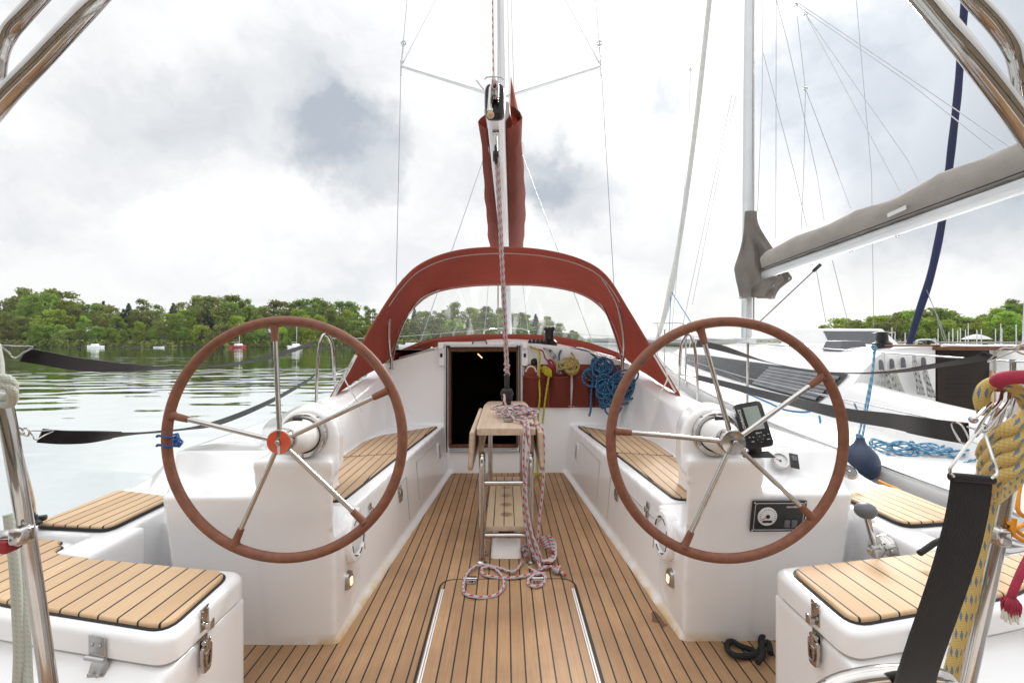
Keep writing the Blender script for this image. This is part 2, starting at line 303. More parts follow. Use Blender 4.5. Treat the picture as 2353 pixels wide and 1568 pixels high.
foliage('leaf_mid', (.10, .155, .025), (.28, .36, .06))
foliage('leaf_olive', (.13, .155, .035), (.30, .32, .09))
foliage('leaf_conifer', (.035, .055, .03), (.08, .11, .055), .1)
simple('bark', (.10, .075, .055), .9, var=.2)
simple('bank_soil', (.05, .055, .03), .95, var=.3, scale=.4, bmp=.5, bscale=3)
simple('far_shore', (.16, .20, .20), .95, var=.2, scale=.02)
simple('rock', (.22, .20, .18), .9, var=.3, scale=2)

# ------------------------------------------------------------------ object helpers
ROOT = {}
def tag(o, label=None, cat=None, group=None, kind=None):
    if label: o['label'] = label
    if cat: o['category'] = cat
    if group: o['group'] = group
    if kind: o['kind'] = kind
    return o
def thing(name, label, cat, loc=(0, 0, 0), group=None, mat4=None):
    o = bpy.data.objects.new(name, None); COL.objects.link(o); o.empty_display_size = .2
    if mat4 is None: mat4 = Matrix.Translation(Vector(loc))
    o.matrix_world = mat4; o.location = mat4.to_translation(); o.rotation_euler = mat4.to_euler()
    ROOT[o] = mat4; return tag(o, label, cat, group)
def finish(name, bm, mat, smooth=40, recalc=True):
    if recalc: bmesh.ops.recalc_face_normals(bm, faces=bm.faces[:])
    me = bpy.data.meshes.new(name); bm.to_mesh(me); bm.free()
    me.materials.append(MAT[mat] if isinstance(mat, str) else mat)
    if smooth:
        for p in me.polygons: p.use_smooth = True
        me.set_sharp_from_angle(angle=R(smooth))
    return me
def part(name, bm, mat, parent, local=False, label=None, smooth=40, recalc=True):
    """one mesh; parent None = top-level, geometry given in world coordinates unless local"""
    me = finish(name, bm, mat, smooth, recalc)
    o = bpy.data.objects.new(name, me); COL.objects.link(o)
    if parent is not None:
        m4 = ROOT[parent]; ROOT[o] = m4
        if not local: me.transform(m4.inverted())
        o.parent = parent
    else:
        c = Vector((0, 0, 0)); zmin = 1e9
        for v in me.vertices: c += v.co; zmin = min(zmin, v.co.z)
        if len(me.vertices): c /= len(me.vertices); c.z = zmin
        me.transform(Matrix.Translation(-c)); o.location = c; ROOT[o] = Matrix.Translation(c)
    if label: o['label'] = label
    return o
def yp(name, bm, mat, parent=None, **kw):          # part of the big yacht, geometry in yacht-local metres
    return part(name, bm, mat, parent or YACHT, local=True, **kw)
def BM(): return bmesh.new()
def catmull(pts, n=8, closed=False):
    pts = [Vector(p) for p in pts]; out = []; m = len(pts)
    rng = range(m) if closed else range(m-1)
    for i in rng:
        p0 = pts[(i-1) % m] if closed or i > 0 else pts[0]*2-pts[1]
        p1 = pts[i]; p2 = pts[(i+1) % m]
        p3 = pts[(i+2) % m] if closed or i+2 < m else pts[-1]*2-pts[-2]
        for k in range(n):
            t = k/n; t2 = t*t; t3 = t2*t
            out.append(.5*((2*p1)+(p2-p0)*t+(2*p0-5*p1+4*p2-p3)*t2+(3*p1-p0-3*p2+p3)*t3))
    if not closed: out.append(pts[-1].copy())
    return out
def resample(pts, n):
    pts = [Vector(p) for p in pts]; d = [0]
    for a, b_ in zip(pts, pts[1:]): d.append(d[-1]+(b_-a).length)
    out = []; j = 0
    for i in range(n):
        t = d[-1]*i/(n-1)
        while j < len(d)-2 and d[j+1] < t: j += 1
        k = 0 if d[j+1] == d[j] else (t-d[j])/(d[j+1]-d[j]); out.append(pts[j].lerp(pts[j+1], min(1, k)))
    return out
def tube(bm, pts, r, n=10, closed=False, caps=True):
    pts = [Vector(p) for p in pts]; m = len(pts)
    uvl = bm.loops.layers.uv.verify()
    if m < 2: return
    T = []
    for i in range(m):
        a = pts[(i-1) % m] if (closed or i > 0) else pts[i]; b_ = pts[(i+1) % m] if (closed or i < m-1) else pts[i]
        t = (b_-a); T.append(t.normalized() if t.length > 1e-9 else Vector((0, 0, 1)))
    up = Vector((0, 0, 1)) if abs(T[0].z) < .9 else Vector((1, 0, 0))
    nrm = (up-T[0]*up.dot(T[0])).normalized(); rings = []; ln = [0]
    for i in range(m):
        if i: nrm = (nrm-T[i]*nrm.dot(T[i])); nrm = nrm.normalized() if nrm.length > 1e-6 else T[i].orthogonal().normalized(); ln.append(ln[-1]+(pts[i]-pts[i-1]).length)
        bn = T[i].cross(nrm); rr = r[i] if isinstance(r, (list, tuple)) else r
        rings.append([bm.verts.new(pts[i]+(nrm*math.cos(PI2*k/n)+bn*math.sin(PI2*k/n))*rr) for k in range(n)])
    if closed: ln.append(ln[-1]+(pts[0]-pts[-1]).length)
    for i in range(m if closed else m-1):
        A = rings[i]; B = rings[(i+1) % m]
        for k in range(n):
            f = bm.faces.new((A[k], A[(k+1) % n], B[(k+1) % n], B[k]))
            for lp, (uu, vv) in zip(f.loops, ((k/n, ln[i]), ((k+1)/n, ln[i]), ((k+1)/n, ln[i+1]), (k/n, ln[i+1]))): lp[uvl].uv = (uu, vv)
    if caps and not closed:
        bm.faces.new(rings[0][::-1]); bm.faces.new(rings[-1])
def cyl(bm, p0, p1, r0, r1=None, n=16):
    tube(bm, [p0, p1], [r0, r1 if r1 is not None else r0], n)
def box(bm, c, s, rot=None, bev=0, seg=2, draft=0):
    M_ = Matrix.Translation(Vector(c)) @ (rot.to_4x4() if rot is not None else Matrix()) @ Matrix.Diagonal((s[0], s[1], s[2], 1))
    g = bmesh.ops.create_cube(bm, size=1, matrix=M_); vs = g['verts']
    if bev:
        es = list({e for v in vs for e in v.link_edges}); bmesh.ops.bevel(bm, geom=es, offset=bev, segments=seg, affect='EDGES', profile=.5, clamp_overlap=True)
def prism(bm, bot, top, bev=0, seg=3, only_top=True):
    """bot, top: equal lists of 3D points"""
    a = [bm.verts.new(p) for p in bot]; b_ = [bm.verts.new(p) for p in top]; n = len(a)
    fb = bm.faces.new(a[::-1]); ft = bm.faces.new(b_)
    for i in range(n): bm.faces.new((a[i], a[(i+1) % n], b_[(i+1) % n], b_[i]))
    if bev:
        es = list(ft.edges) if only_top else list({e for v in a+b_ for e in v.link_edges})
        bmesh.ops.bevel(bm, geom=es, offset=bev, segments=seg, affect='EDGES', profile=.5, clamp_overlap=True)
def slab(bm, poly, z0, z1, bev=0, seg=3): prism(bm, [(x, y, z0) for x, y in poly], [(x, y, z1) for x, y in poly], bev, seg)
def rslab(bm, poly, z0, z1, r, n=5):
    rings = [[(x, y, z0) for x, y in poly]]
    for k in range(n+1):
        a = PI/2*k/n; d = r*(1-math.cos(a)); rings.append([(x, y, z1-r+r*math.sin(a)) for x, y in (offset_poly(poly, -d) if d > 1e-6 else poly)])
    rows = [[bm.verts.new(p) for p in q] for q in rings]; m = len(poly)
    for i in range(len(rows)-1):
        for k in range(m): bm.faces.new((rows[i][k], rows[i][(k+1) % m], rows[i+1][(k+1) % m], rows[i+1][k]))
    bm.faces.new(rows[0][::-1]); bm.faces.new(rows[-1])
def extr_y(bm, xz, y0, y1): prism(bm, [(x, y0, z) for x, z in xz], [(x, y1, z) for x, z in xz])
def extr_x(bm, yz, x0, x1): prism(bm, [(x0, y, z) for y, z in yz], [(x1, y, z) for y, z in yz])
def round_poly(poly, r=.03, seg=5):
    out = []; n = len(poly)
    for i in range(n):
        p = Vector(poly[i]); a = Vector(poly[i-1]); b_ = Vector(poly[(i+1) % n]); da = (a-p); db = (b_-p)
        rr = min(r, da.length*.45, db.length*.45); p0 = p+da.normalized()*rr; p1 = p+db.normalized()*rr
        for k in range(seg+1):
            t = k/seg; out.append(tuple(p0*(1-t)**2+p*2*t*(1-t)+p1*t*t))
    return out
def offset_poly(poly, d):
    n = len(poly); out = []; area = sum(poly[i-1][0]*poly[i][1]-poly[i][0]*poly[i-1][1] for i in range(n)); s = 1 if area > 0 else -1
    for i in range(n):
        p = Vector(poly[i]); a = Vector(poly[i-1]); b_ = Vector(poly[(i+1) % n])
        e1 = (p-a); e2 = (b_-p)
        if e1.length < 1e-7 or e2.length < 1e-7: out.append(tuple(p)); continue
        e1.normalize(); e2.normalize(); n1 = Vector((e1.y, -e1.x))*s; n2 = Vector((e2.y, -e2.x))*s
        q = n1+n2; q = q/max(.35, q.length_squared/2) if q.length > 1e-6 else n1
        out.append(tuple(p+q*d))
    return out
def loft(bm, secs, close_u=False, cap=False):
    uvl = bm.loops.layers.uv.verify(); rows = [[bm.verts.new(p) for p in s] for s in secs]; n = len(rows[0])
    for i in range(len(rows)-1):
        for k in range(n if close_u else n-1):
            bm.faces.new((rows[i][k], rows[i][(k+1) % n], rows[i+1][(k+1) % n], rows[i+1][k]))
    if cap: bm.faces.new(rows[0][::-1]); bm.faces.new(rows[-1])
    return rows
def lathe(bm, prof, c=(0, 0, 0), axis='Z', n=24, rot=None):
    """prof: list of (radius, height)"""
    c = Vector(c); rows = []
    Rm = rot.to_matrix() if rot is not None else {'Z': Matrix.Identity(3), 'Y': Matrix.Rotation(R(90), 3, 'X'), 'X': Matrix.Rotation(R(90), 3, 'Y')}[axis]
    for (r, h) in prof:
        rows.append([bm.verts.new(c+Rm @ Vector((max(r, 1e-4)*math.cos(PI2*k/n), max(r, 1e-4)*math.sin(PI2*k/n), h))) for k in range(n)])
    for i in range(len(rows)-1):
        for k in range(n): bm.faces.new((rows[i][k], rows[i][(k+1) % n], rows[i+1][(k+1) % n], rows[i+1][k]))
    bm.faces.new(rows[0][::-1]); bm.faces.new(rows[-1])
def sphere(bm, c, r, sx=1, sy=1, sz=1, seg=14): bmesh.ops.create_uvsphere(bm, u_segments=seg, v_segments=max(6, seg*2//3), radius=r, matrix=Matrix.Translation(Vector(c)) @ Matrix.Diagonal((sx, sy, sz, 1)))
def ring(bm, c, rad, r, nrm=(0, 1, 0), n=24, k=8):
    c = Vector(c); q = Vector(nrm).normalized(); a = q.orthogonal().normalized(); b_ = q.cross(a)
    tube(bm, [c+(a*math.cos(PI2*i/n)+b_*math.sin(PI2*i/n))*rad for i in range(n)], r, k, closed=True)
def ribbon(bm, pts, wdir, w, th=.0025):
    """webbing: wdir one vector or a list of across-vectors"""
    pts = [Vector(p) for p in pts]; m = len(pts); secs = []
    for i, p in enumerate(pts):
        t = (pts[min(m-1, i+1)]-pts[max(0, i-1)]).normalized()
        d = Vector(wdir[i] if isinstance(wdir, list) else wdir); d = (d-t*d.dot(t)).normalized(); q = t.cross(d).normalized()
        ww = w[i] if isinstance(w, list) else w
        secs.append([p+d*ww/2+q*th/2, p-d*ww/2+q*th/2, p-d*ww/2-q*th/2, p+d*ww/2-q*th/2])
    loft(bm, secs, close_u=True, cap=True)
def sag(p0, p1, s, n=20):
    p0 = Vector(p0); p1 = Vector(p1)
    return [p0.lerp(p1, i/n)-Vector((0, 0, 4*s*(i/n)*(1-i/n))) for i in range(n+1)]
def text_bm(body, size, M_, depth=.0006, align='CENTER'):
    cu = bpy.data.curves.new('lettering', 'FONT'); cu.body = body; cu.size = size; cu.extrude = depth; cu.align_x = align; cu.align_y = 'CENTER'
    o = bpy.data.objects.new('lettering', cu); COL.objects.link(o); dg = bpy.context.evaluated_depsgraph_get()
    me = bpy.data.meshes.new_from_object(o.evaluated_get(dg)); bpy.data.objects.remove(o); bpy.data.curves.remove(cu)
    me.transform(M_); bm = BM(); bm.from_mesh(me); bpy.data.meshes.remove(me); return bm
def mirx(poly): return [(-p[0],)+tuple(p[1:]) for p in poly]
def face_mat(c, nrm, up=(0, 0, 1)):
    """matrix whose Z is nrm, Y is up-ish"""
    z = Vector(nrm).normalized(); y = Vector(up); y = (y-z*y.dot(z)).normalized(); x = y.cross(z)
    return Matrix.Translation(Vector(c)) @ Matrix((x, y, z)).transposed().to_4x4()
def xform(bm, M_): bmesh.ops.transform(bm, matrix=M_, verts=bm.verts[:])

# ================================================================== THE YACHT WE STAND ON
YACHT = thing('sailing_yacht', 'white sailing yacht with teak cockpit, two steering wheels and a red sprayhood', 'sailing yacht', mat4=YM)
SD = (-1, 1)
def sx_(s, pts): return [(s*abs(p[0]) if False else s*p[0],)+tuple(p[1:]) for p in pts]
# ---- moulded cockpit: overlapping solids fused by a voxel remesh so that every corner gets a fillet
def moulding():
    bm = BM()
    for s in SD:                                     # all x given for starboard, times s
        def P2(l): return [(s*x, y) for x, y in l]
        def P3(l): return [(s*x, y, z) for x, y, z in l]
        # bench
        prism(bm, P3([(.700, 1.90, -.1), (.525, 4.36, -.1), (1.3, 4.36, -.1), (1.3, 1.90, -.1)]), P3([(.745, 1.95, .435), (.572, 4.36, .435), (1.3, 4.36, .435), (1.3, 1.95, .435)]))
        # low cove along the floor
        prism(bm, P3([(.672, 1.875, -.05), (.497, 4.30, -.05), (.9, 4.30, -.05), (.9, 1.875, -.05)]), P3([(.685, 1.888, .018), (.510, 4.32, .018), (.9, 4.32, .018), (.9, 1.888, .018)]))
        prism(bm, P3([(.68, 1.87, -.05), (1.52, 1.87, -.05), (1.52, 2.2, -.05), (.68, 2.2, -.05)]), P3([(.69, 1.885, .016), (1.52, 1.885, .016), (1.52, 2.2, .016), (.69, 2.2, .016)]))
        # coaming
        secs = []
        for (y, pr) in ((2.27, [(1.10, -.1), (1.12, .45), (1.22, .455), (1.34, .46), (1.60, .462), (1.74, .462), (1.88, .455), (1.93, .40), (1.93, -.1)]),
                        (2.47, [(1.10, -.1), (1.13, .45), (1.24, .64), (1.35, .675), (1.60, .665), (1.73, .63), (1.86, .50), (1.92, .43), (1.92, -.1)]),
                        (3.0, [(1.08, -.1), (1.12, .45), (1.24, .68), (1.33, .715), (1.52, .705), (1.62, .67), (1.76, .53), (1.90, .47), (1.90, -.1)]),
                        (3.68, [(1.02, -.1), (1.10, .46), (1.20, .75), (1.28, .785), (1.40, .765), (1.49, .71), (1.62, .58), (1.86, .54), (1.86, -.1)]),
                        (4.05, [(1.0, -.1), (1.06, .46), (1.15, .84), (1.24, .88), (1.34, .83), (1.44, .72), (1.56, .60), (1.84, .57), (1.84, -.1)]),
                        (4.42, [(.98, -.1), (1.02, .46), (1.09, .93), (1.17, .965), (1.28, .90), (1.40, .74), (1.54, .63), (1.82, .60), (1.82, -.1)])):
            secs.append([(s*x, y, z) for x, z in pr])
        loft(bm, secs, close_u=True, cap=True)
        # console block with a sloping instrument face
        for plan, tz, dy in (([(.90, 1.768), (1.30, 1.768), (1.39, 1.955), (.90, 1.955)], (.622, .622, .640, .640), .128),
                             ([(.90, 1.950), (1.387, 1.950), (1.43, 2.03), (.90, 2.03)], (.638, .638, .735, .735), .0),
                             ([(.90, 2.02), (1.425, 2.02), (1.53, 2.27), (1.53, 2.5), (.90, 2.5)], (.732, .732, .70, .67, .68), .0)):
            prism(bm, P3([(x, y+(dy if i < 2 else 0), -.1) for i, (x, y) in enumerate(plan)]), P3([(x, y, z) for (x, y), z in zip(plan, tz)]))
        # pedestal: lower box and hood
        prism(bm, P3([(.700, 1.892, -.1), (.955, 1.892, -.1), (.955, 2.15, -.1), (.70, 2.15, -.1)]), P3([(.672, 1.794, .44), (.955, 1.794, .44), (.955, 2.2, .44), (.690, 2.2, .44)]))
        prism(bm, P3([(.673, 1.7976, .42), (.955, 1.7976, .42), (.955, 2.2, .42), (.83, 2.2, .42)]), P3([(.655, 1.735, .765), (.955, 1.735, .765), (.955, 2.2, .765), (.83, 2.2, .765)]))
        prism(bm, P3([(1.28, 1.90, -.1), (1.53, 2.08, -.1), (1.53, 2.4, -.1), (1.28, 2.4, -.1)]), P3([(1.28, 1.90, .43), (1.53, 2.08, .43), (1.53, 2.4, .43), (1.28, 2.4, .43)]))
        hx, hw = .765, .118
        arc = [(hx+hw*math.cos(PI*k/12), .838+.112*math.sin(PI*k/12)) for k in range(13)]
        b0 = [(s*x, 1.775, z) for x, z in arc]+[(s*(hx-hw), 1.775, .70), (s*(hx+hw), 1.775, .70)]
        b1 = [(s*(1.02+(x-hx)*1.25), 2.22, .775+(z-.838)*.75) for x, z in arc]+[(s*(1.02-hw*1.25), 2.22, .70), (s*(1.02+hw*1.25), 2.22, .70)]
        bm_mid = [(s*(.80+(x-hx)*1.05), 1.92, .842+(z-.838)*1.0) for x, z in arc]+[(s*(.80-hw*1.05), 1.92, .70), (s*(.80+hw*1.05), 1.92, .70)]
        prism(bm, b0, bm_mid); prism(bm, [(x, y-.01, z) for x, y, z in bm_mid], b1)
        # stern side deck block and the bump in its corner
        slab(bm, P2([(1.50, 1.81), (1.94, 1.83), (1.93, 2.4), (1.50, 2.4)]), -.1, .468)
        slab(bm, P2([(1.50, 1.30), (1.94, 1.30), (1.94, 1.9), (1.50, 1.9)]), -.1, .37)
        slab(bm, P2([(1.45, 1.63), (1.605, 1.67), (1.605, 1.9), (1.45, 1.9)]), -.1, .464)
        # aft locker body
        slab(bm, P2(AFT_BODY), -.1, .372)
        prism(bm, P3([(.872, .82, -.1), (.872, 1.3, -.1), (1.95, 1.65, -.1), (1.95, 1.0, -.1)]), P3([(.878, 1.19, .36), (.878, 1.3, .36), (1.9, 1.62, .36), (1.9, 1.50, .36)]))
    # bulkhead around the companionway
    A = lambda x: 1.185-.155*x*x
    for xs in ([-1.28, -1.16, -1.0, -.8, -.66, -.545], [.10, .3, .5, .75, 1.0, 1.16, 1.28]):
        bot = [(xs[-1], -.1), (xs[0], -.1)]; top = [(x, A(x)+.008 if abs(x) < 1.2 else .93) for x in xs]
        extr_y(bm, bot+top, 4.30, 4.46)
    extr_y(bm, [(-.56, -.1), (.12, -.1), (.12, .215), (-.56, .215)], 4.30, 4.46)
    me = finish('cockpit_moulding', bm, 'gelcoat', smooth=0)
    o = bpy.data.objects.new('cockpit_moulding', me); COL.objects.link(o)
    r = o.modifiers.new('fuse', 'REMESH'); r.mode = 'VOXEL'; r.voxel_size = .0105
    sm = o.modifiers.new('fillet', 'SMOOTH'); sm.factor = .5; sm.iterations = 9
    dg = bpy.context.evaluated_depsgraph_get(); me2 = bpy.data.meshes.new_from_object(o.evaluated_get(dg)); o.modifiers.clear()
    o.data = me2; bpy.data.meshes.remove(me)
    for p in me2.polygons: p.use_smooth = True
    if not me2.materials: me2.materials.append(MAT['gelcoat'])
    me2.name = 'cockpit_moulding'; o.parent = YACHT; ROOT[o] = YM
    return o
AFT_TEAK = [(.895, 1.225), (1.30, 1.318), (1.46, 1.358), (2.05, 1.62), (2.05, 1.795), (1.90, 1.79), (1.665, 1.765), (1.655, 1.735), (1.62, 1.72), (1.61, 1.68), (1.565, 1.645), (1.435, 1.615), (1.19, 1.57), (.905, 1.515)]
AFT_BODY = [(.868, 1.20), (1.30, 1.295), (1.95, 1.50), (1.95, 1.8), (1.50, 1.75), (1.43, 1.645), (1.19, 1.595), (.868, 1.545)]
MOULD = moulding()

# ---- floor
bm = BM(); box(bm, (0, 1.9, -.02), (3.1, 5.2, .04)); yp('cockpit_floor', bm, 'teak_floor')
# floor hatch, its edge seam, side strips and hinges
hp = round_poly([(-.335, -.3), (.318, -.3), (.318, 2.365), (-.335, 2.365)], .075, 6)
bm = BM(); slab(bm, offset_poly(hp, .011), -.01, .004); HSEAM = yp('hatch_seam', bm, 'black_rubber')
bm = BM(); slab(bm, hp, -.005, .006, .002, 2); HATCH = yp('floor_hatch', bm, 'teak_floor')
for s, x in ((-1, -.331), (1, .314)):
    bm = BM()
    for dx, w in ((.004, .007), (.013, .006)):
        box(bm, (x-s*dx, .98, .0075), (w, 2.58, .005), bev=.002)
    yp('hatch_rail', bm, 'hull_white', HATCH)
for x in (-.19, .142):
    bm = BM(); box(bm, (x, 2.335, .009), (.05, .036, .005), bev=.0015); box(bm, (x, 2.385, .004), (.05, .03, .005), bev=.0015); cyl(bm, (x-.028, 2.362, .011), (x+.028, 2.362, .011), .007)
    for dx in (-.014, .014): lathe(bm, [(.005, 0), (.004, .002), (.0001, .0025)], (x+dx, 2.33, .0115), n=10)
    yp('hatch_hinge', bm, 'steel', HATCH)
# ---- teak pads with rubber edge
def pad(name, poly, z, th=.012, r=.03, bed=True, mat='teak_pad'):
    rp = round_poly(poly, r, 5)
    bm = BM(); rslab(bm, rp, z, z+th, .006, 3); o = yp(name, bm, mat)
    if bed:
        bm = BM(); slab(bm, offset_poly(rp, .007), z-.006, z+.004); yp('pad_edge', bm, 'black_rubber', o)
    return o
for s in SD:
    f = lambda l: [(s*x, y) for x, y in l]
    # aft locker lid (separate moulding), its pad, the side deck pad, bench pads
    lid = [(.862, 1.19), (1.30, 1.285), (1.47, 1.325), (1.99, 1.55), (1.99, 1.805), (1.62, 1.79), (1.58, 1.685), (1.44, 1.655), (1.19, 1.602), (.862, 1.552)]
    bm = BM(); rp = round_poly(f(lid), .06, 7); rslab(bm, rp, .383, .452, .022, 6); LID = yp('locker_lid', bm, 'gelcoat')
    bm = BM(); slab(bm, offset_poly(rp, -.012), .368, .386); yp('lid_gasket', bm, 'grey_rubber', LID)
    pad('seat_pad', f(AFT_TEAK), .452, .015, .05, mat='teak_locker')
    pad('side_deck_pad', f([(1.545, 1.825), (1.86, 1.865), (1.88, 2.285), (1.55, 2.18)]), .477, .013, .045)
    pad('bench_pad', f([(.632, 4.20), (.722, 3.20), (1.085, 3.09), (1.085, 3.55), (1.03, 3.77)]), .440, .010, .02, mat='teak_bench_shaded')
    pad('bench_pad', f([(.725, 3.17), (.800, 2.25), (1.09, 2.25), (1.09, 3.06)]), .440, .010, .045, mat='teak_bench_shaded')
    # bench locker seams, latches, vents, speaker, courtesy light   (inner bench face)
    def bf(y, z, off=0):                               # a point on the inner bench face (leans outwards)
        t = (y-1.90)/(4.36-1.90); xb = .700+(.525-.700)*t; xt = .745+(.572-.745)*t
        return Vector((s*(xb+(xt-xb)*(z+.1)/.535-off), y, z))
    nrm = ((bf(3, .3)-bf(2.5, .3)).cross(bf(3, .3)-bf(3, .1))).normalized()
    if nrm.x*s > 0: nrm = -nrm
    def fm(y, z, off=0): return face_mat(bf(y, z)+nrm*off, nrm)
    bm = BM(); zs = .335
    for (a, b_) in (((2.28, zs), (3.02, zs)), ((3.02, zs), (3.02, .06)), ((2.28, zs), (2.28, .2)), ((3.28, .36), (3.28, .1)), ((3.28, .36), (3.9, .37))):
        cyl(bm, bf(*a)+nrm*.000, bf(*b_)+nrm*.000, .0035, n=6)
    yp('locker_seam', bm, 'grey_rubber')
    # latch
    bm = BM(); box(bm, (0, 0, .002), (.055, .095, .006), bev=.0025); box(bm, (0, -.008, .006), (.034, .055, .004), bev=.0015)
    for k in range(4): box(bm, ((k-1.5)*.008, .0, .010), (.003, .045, .004))
    ring(bm, (0, .006, .009), .018, .003, (0, 0, 1), 18, 6); xform(bm, fm(2.87, .275, .002)); yp('locker_latch', bm, 'steel')
    bm = BM(); box(bm, (0, .026, .004), (.026, .03, .004), bev=.001); box(bm, (0, -.02, .004), (.026, .036, .004), bev=.001); box(bm, (0, .005, .012), (.016, .03, .012), bev=.003); xform(bm, fm(2.38, .345, .001)); yp('locker_catch', bm, 'steel')
    # vent
    bm = BM(); box(bm, (0, 0, .003), (.085, .15, .008), bev=.003)
    V = yp('air_vent', (xform(bm, fm(3.98, .27, 0)), bm)[1], 'hull_white')
    bm = BM()
    for k in range(6): box(bm, (0, (k-2.5)*.018, .0085), (.06, .006, .003))
    xform(bm, fm(3.98, .27, 0)); yp('vent_slots', bm, 'grey_plastic', V)
    # speaker on the pedestal side
    SC = Vector((s*(.685), 2.045, .355)); sn_ = Vector((-s*1, -.02, .06))
    SM = face_mat(SC, sn_)
    bm = BM(); lathe(bm, [(.104, -.02), (.104, .018), (.098, .027), (.082, .030), (.076, .026), (.074, .012), (.0001, .012)], n=40); xform(bm, SM); SP = yp('speaker', bm, 'hull_white')
    bm = BM(); lathe(bm, [(.072, .012), (.060, .022), (.03, .026), (.0001, .027)], n=36); xform(bm, SM); g = yp('speaker_grille', bm, 'grille', SP) if 'grille' in MAT else yp('speaker_grille', bm, 'gauge_face', SP)
    bm = BM()
    for k in range(8):
        a0 = PI2*k/8+.12; tube(bm, [(math.cos(a0+t*.45/4)*.0755, math.sin(a0+t*.45/4)*.0755, .028) for t in range(5)], .0028, 6)
    xform(bm, SM); yp('speaker_slots', bm, 'black_rubber', SP)
    # courtesy light
    LM = face_mat(Vector((s*.681, 1.985, .203)), (-s, -.02, .09))
    bm = BM(); prism(bm, [(x, y, -.004) for x, y in round_poly([(-.030, -.036), (.030, -.036), (.030, .024), (.012, .036), (-.012, .036), (-.030, .024)], .008)], [(x*.88, y*.88, .012) for x, y in round_poly([(-.030, -.036), (.030, -.036), (.030, .024), (.012, .036), (-.012, .036), (-.030, .024)], .008)], .003, 2)
    xform(bm, LM); CL = yp('courtesy_light', bm, 'steel_dull')
    bm = BM(); box(bm, (0, -.008, .013), (.026, .030, .006), bev=.0025); xform(bm, LM); yp('lens', bm, 'lamp_glow', CL)
    # clasps on the locker side and a hinge on the aft face
    cm = face_mat((s*.862, 1.325, .425), (-s, 0, 0))
    bm = BM(); box(bm, (0, .004, .001), (.036, .062, .004), bev=.001); box(bm, (s*.0, -.018, .012), (.018, .016, .024), bev=.003); box(bm, (0, -.012, .022), (.018, .026, .006), bev=.002)
    for q in ((-.011, .026), (.011, .026)): sphere(bm, (q[0], q[1], .0035), .003, seg=8)
    xform(bm, cm); CK = yp('lid_keeper', bm, 'steel', LID)
    cm = face_mat((s*.8665, 1.32, .335), (-s, 0, -.0))
    bm = BM(); box(bm, (-s*.006, .004, .001), (.036, .075, .004), bev=.001)
    rp = round_poly([(-.015, -.05), (.015, -.05), (.021, -.01), (.021, .022), (-.021, .022), (-.021, -.01)], .006)
    prism(bm, [(x, y, .010) for x, y in rp], [(x, y, .018) for x, y in rp], .002, 2)
    tube(bm, [(x*.55, y*.55-.006, .021) for x, y in rp], .0028, 6, closed=True); cyl(bm, (-.012, .032, .014), (.012, .032, .014), .006); box(bm, (0, .018, .018), (.014, .05, .008), bev=.003)
    xform(bm, cm); yp('locker_clasp', bm, 'steel')
    hd = Vector((.44, .095, 0)).normalized(); hn = Vector((s*.095/.45, -1, 0)).normalized()
    hm = face_mat((s*(1.075), 1.2315, .383), hn)
    bm = BM(); box(bm, (0, .031, .0015), (.052, .052, .004), bev=.0012); cyl(bm, (-.03, 0, .006), (.03, 0, .006), .0065)
    box(bm, (0, -.033, -.000), (.052, .056, .004), rot=Matrix.Rotation(R(-22), 3, 'X'), bev=.0012)
    for q in ((-.014, .034, .0045), (.012, .034, .0045), (-.014, -.038, .012), (.012, -.038, .012)): lathe(bm, [(.0045, 0), (.004, .0015), (.0001, .002)], q, n=10)
    xform(bm, hm); yp('lid_hinge', bm, 'steel_dull', LID)

for s in SD:
    bm = BM(); lathe(bm, [(.026, 0), (.026, .003), (.018, .004), (.016, .001), (.0001, .001)], (0, 0, 0), n=24); xform(bm, face_mat((s*1.18, 1.868, .11), (0, -1, -.15))); yp('drain_fitting', bm, 'steel_dull')
# ---- hull, side decks and coachroof running forward
def hull():
    st = [(-.6, 1.80, .40, 1.55), (.9, 1.93, .36, 1.62), (2.2, 1.945, .40, 1.64), (4.3, 1.90, .56, 1.55), (6.5, 1.66, .70, 1.2), (8.6, 1.15, .82, .7), (10.2, .52, .92, .2), (10.9, .06, .97, .02)]
    bm = BM(); secs = []
    for (y, hb, z, wl) in st:
        secs.append([(x, y, zz) for x, zz in ((-hb, z), (-hb-.015, z-.06), (-(hb*.97), z-.5), (-wl, WATER-.1), (0, WATER-.45), (wl, WATER-.1), (hb*.97, z-.5), (hb+.015, z-.06), (hb, z))])
    loft(bm, secs, close_u=False); bm.faces.new([bm.verts.new(p) for p in secs[0]])
    yp('hull', bm, 'hull_white')
    bm = BM(); secs = []
    for (y, hb, z, wl) in [(6.65, 1.64, .705, 1)]+[q for q in st if q[0] >= 8.0]:
        secs.append([(hb*t, y, z+.04*(1-t*t)+.002) for t in (-1, -.75, -.5, -.25, 0, .25, .5, .75, 1)])
    loft(bm, secs); FD = yp('foredeck', bm, 'hull_white')
    for s in SD:
        bm = BM(); loft(bm, [[(s*1.0, y, z+.03), (s*hb, y, z+.002)] for (y, hb, z) in ((4.3, 1.90, .56), (5.4, 1.79, .63), (6.65, 1.64, .705))]); yp('side_deck', bm, 'hull_white')
    for s in SD:
        bm = BM(); tube(bm, catmull([(s*(hb+.005), y, z+.012) for (y, hb, z, wl) in st], 6), .016, 8); yp('toe_rail', bm, 'alloy')
        bm = BM(); tube(bm, catmull([(s*(hb+.02), y, z-.07) for (y, hb, z, wl) in st], 6), .012, 8); yp('rubbing_strake', bm, 'black_rubber')
hull()
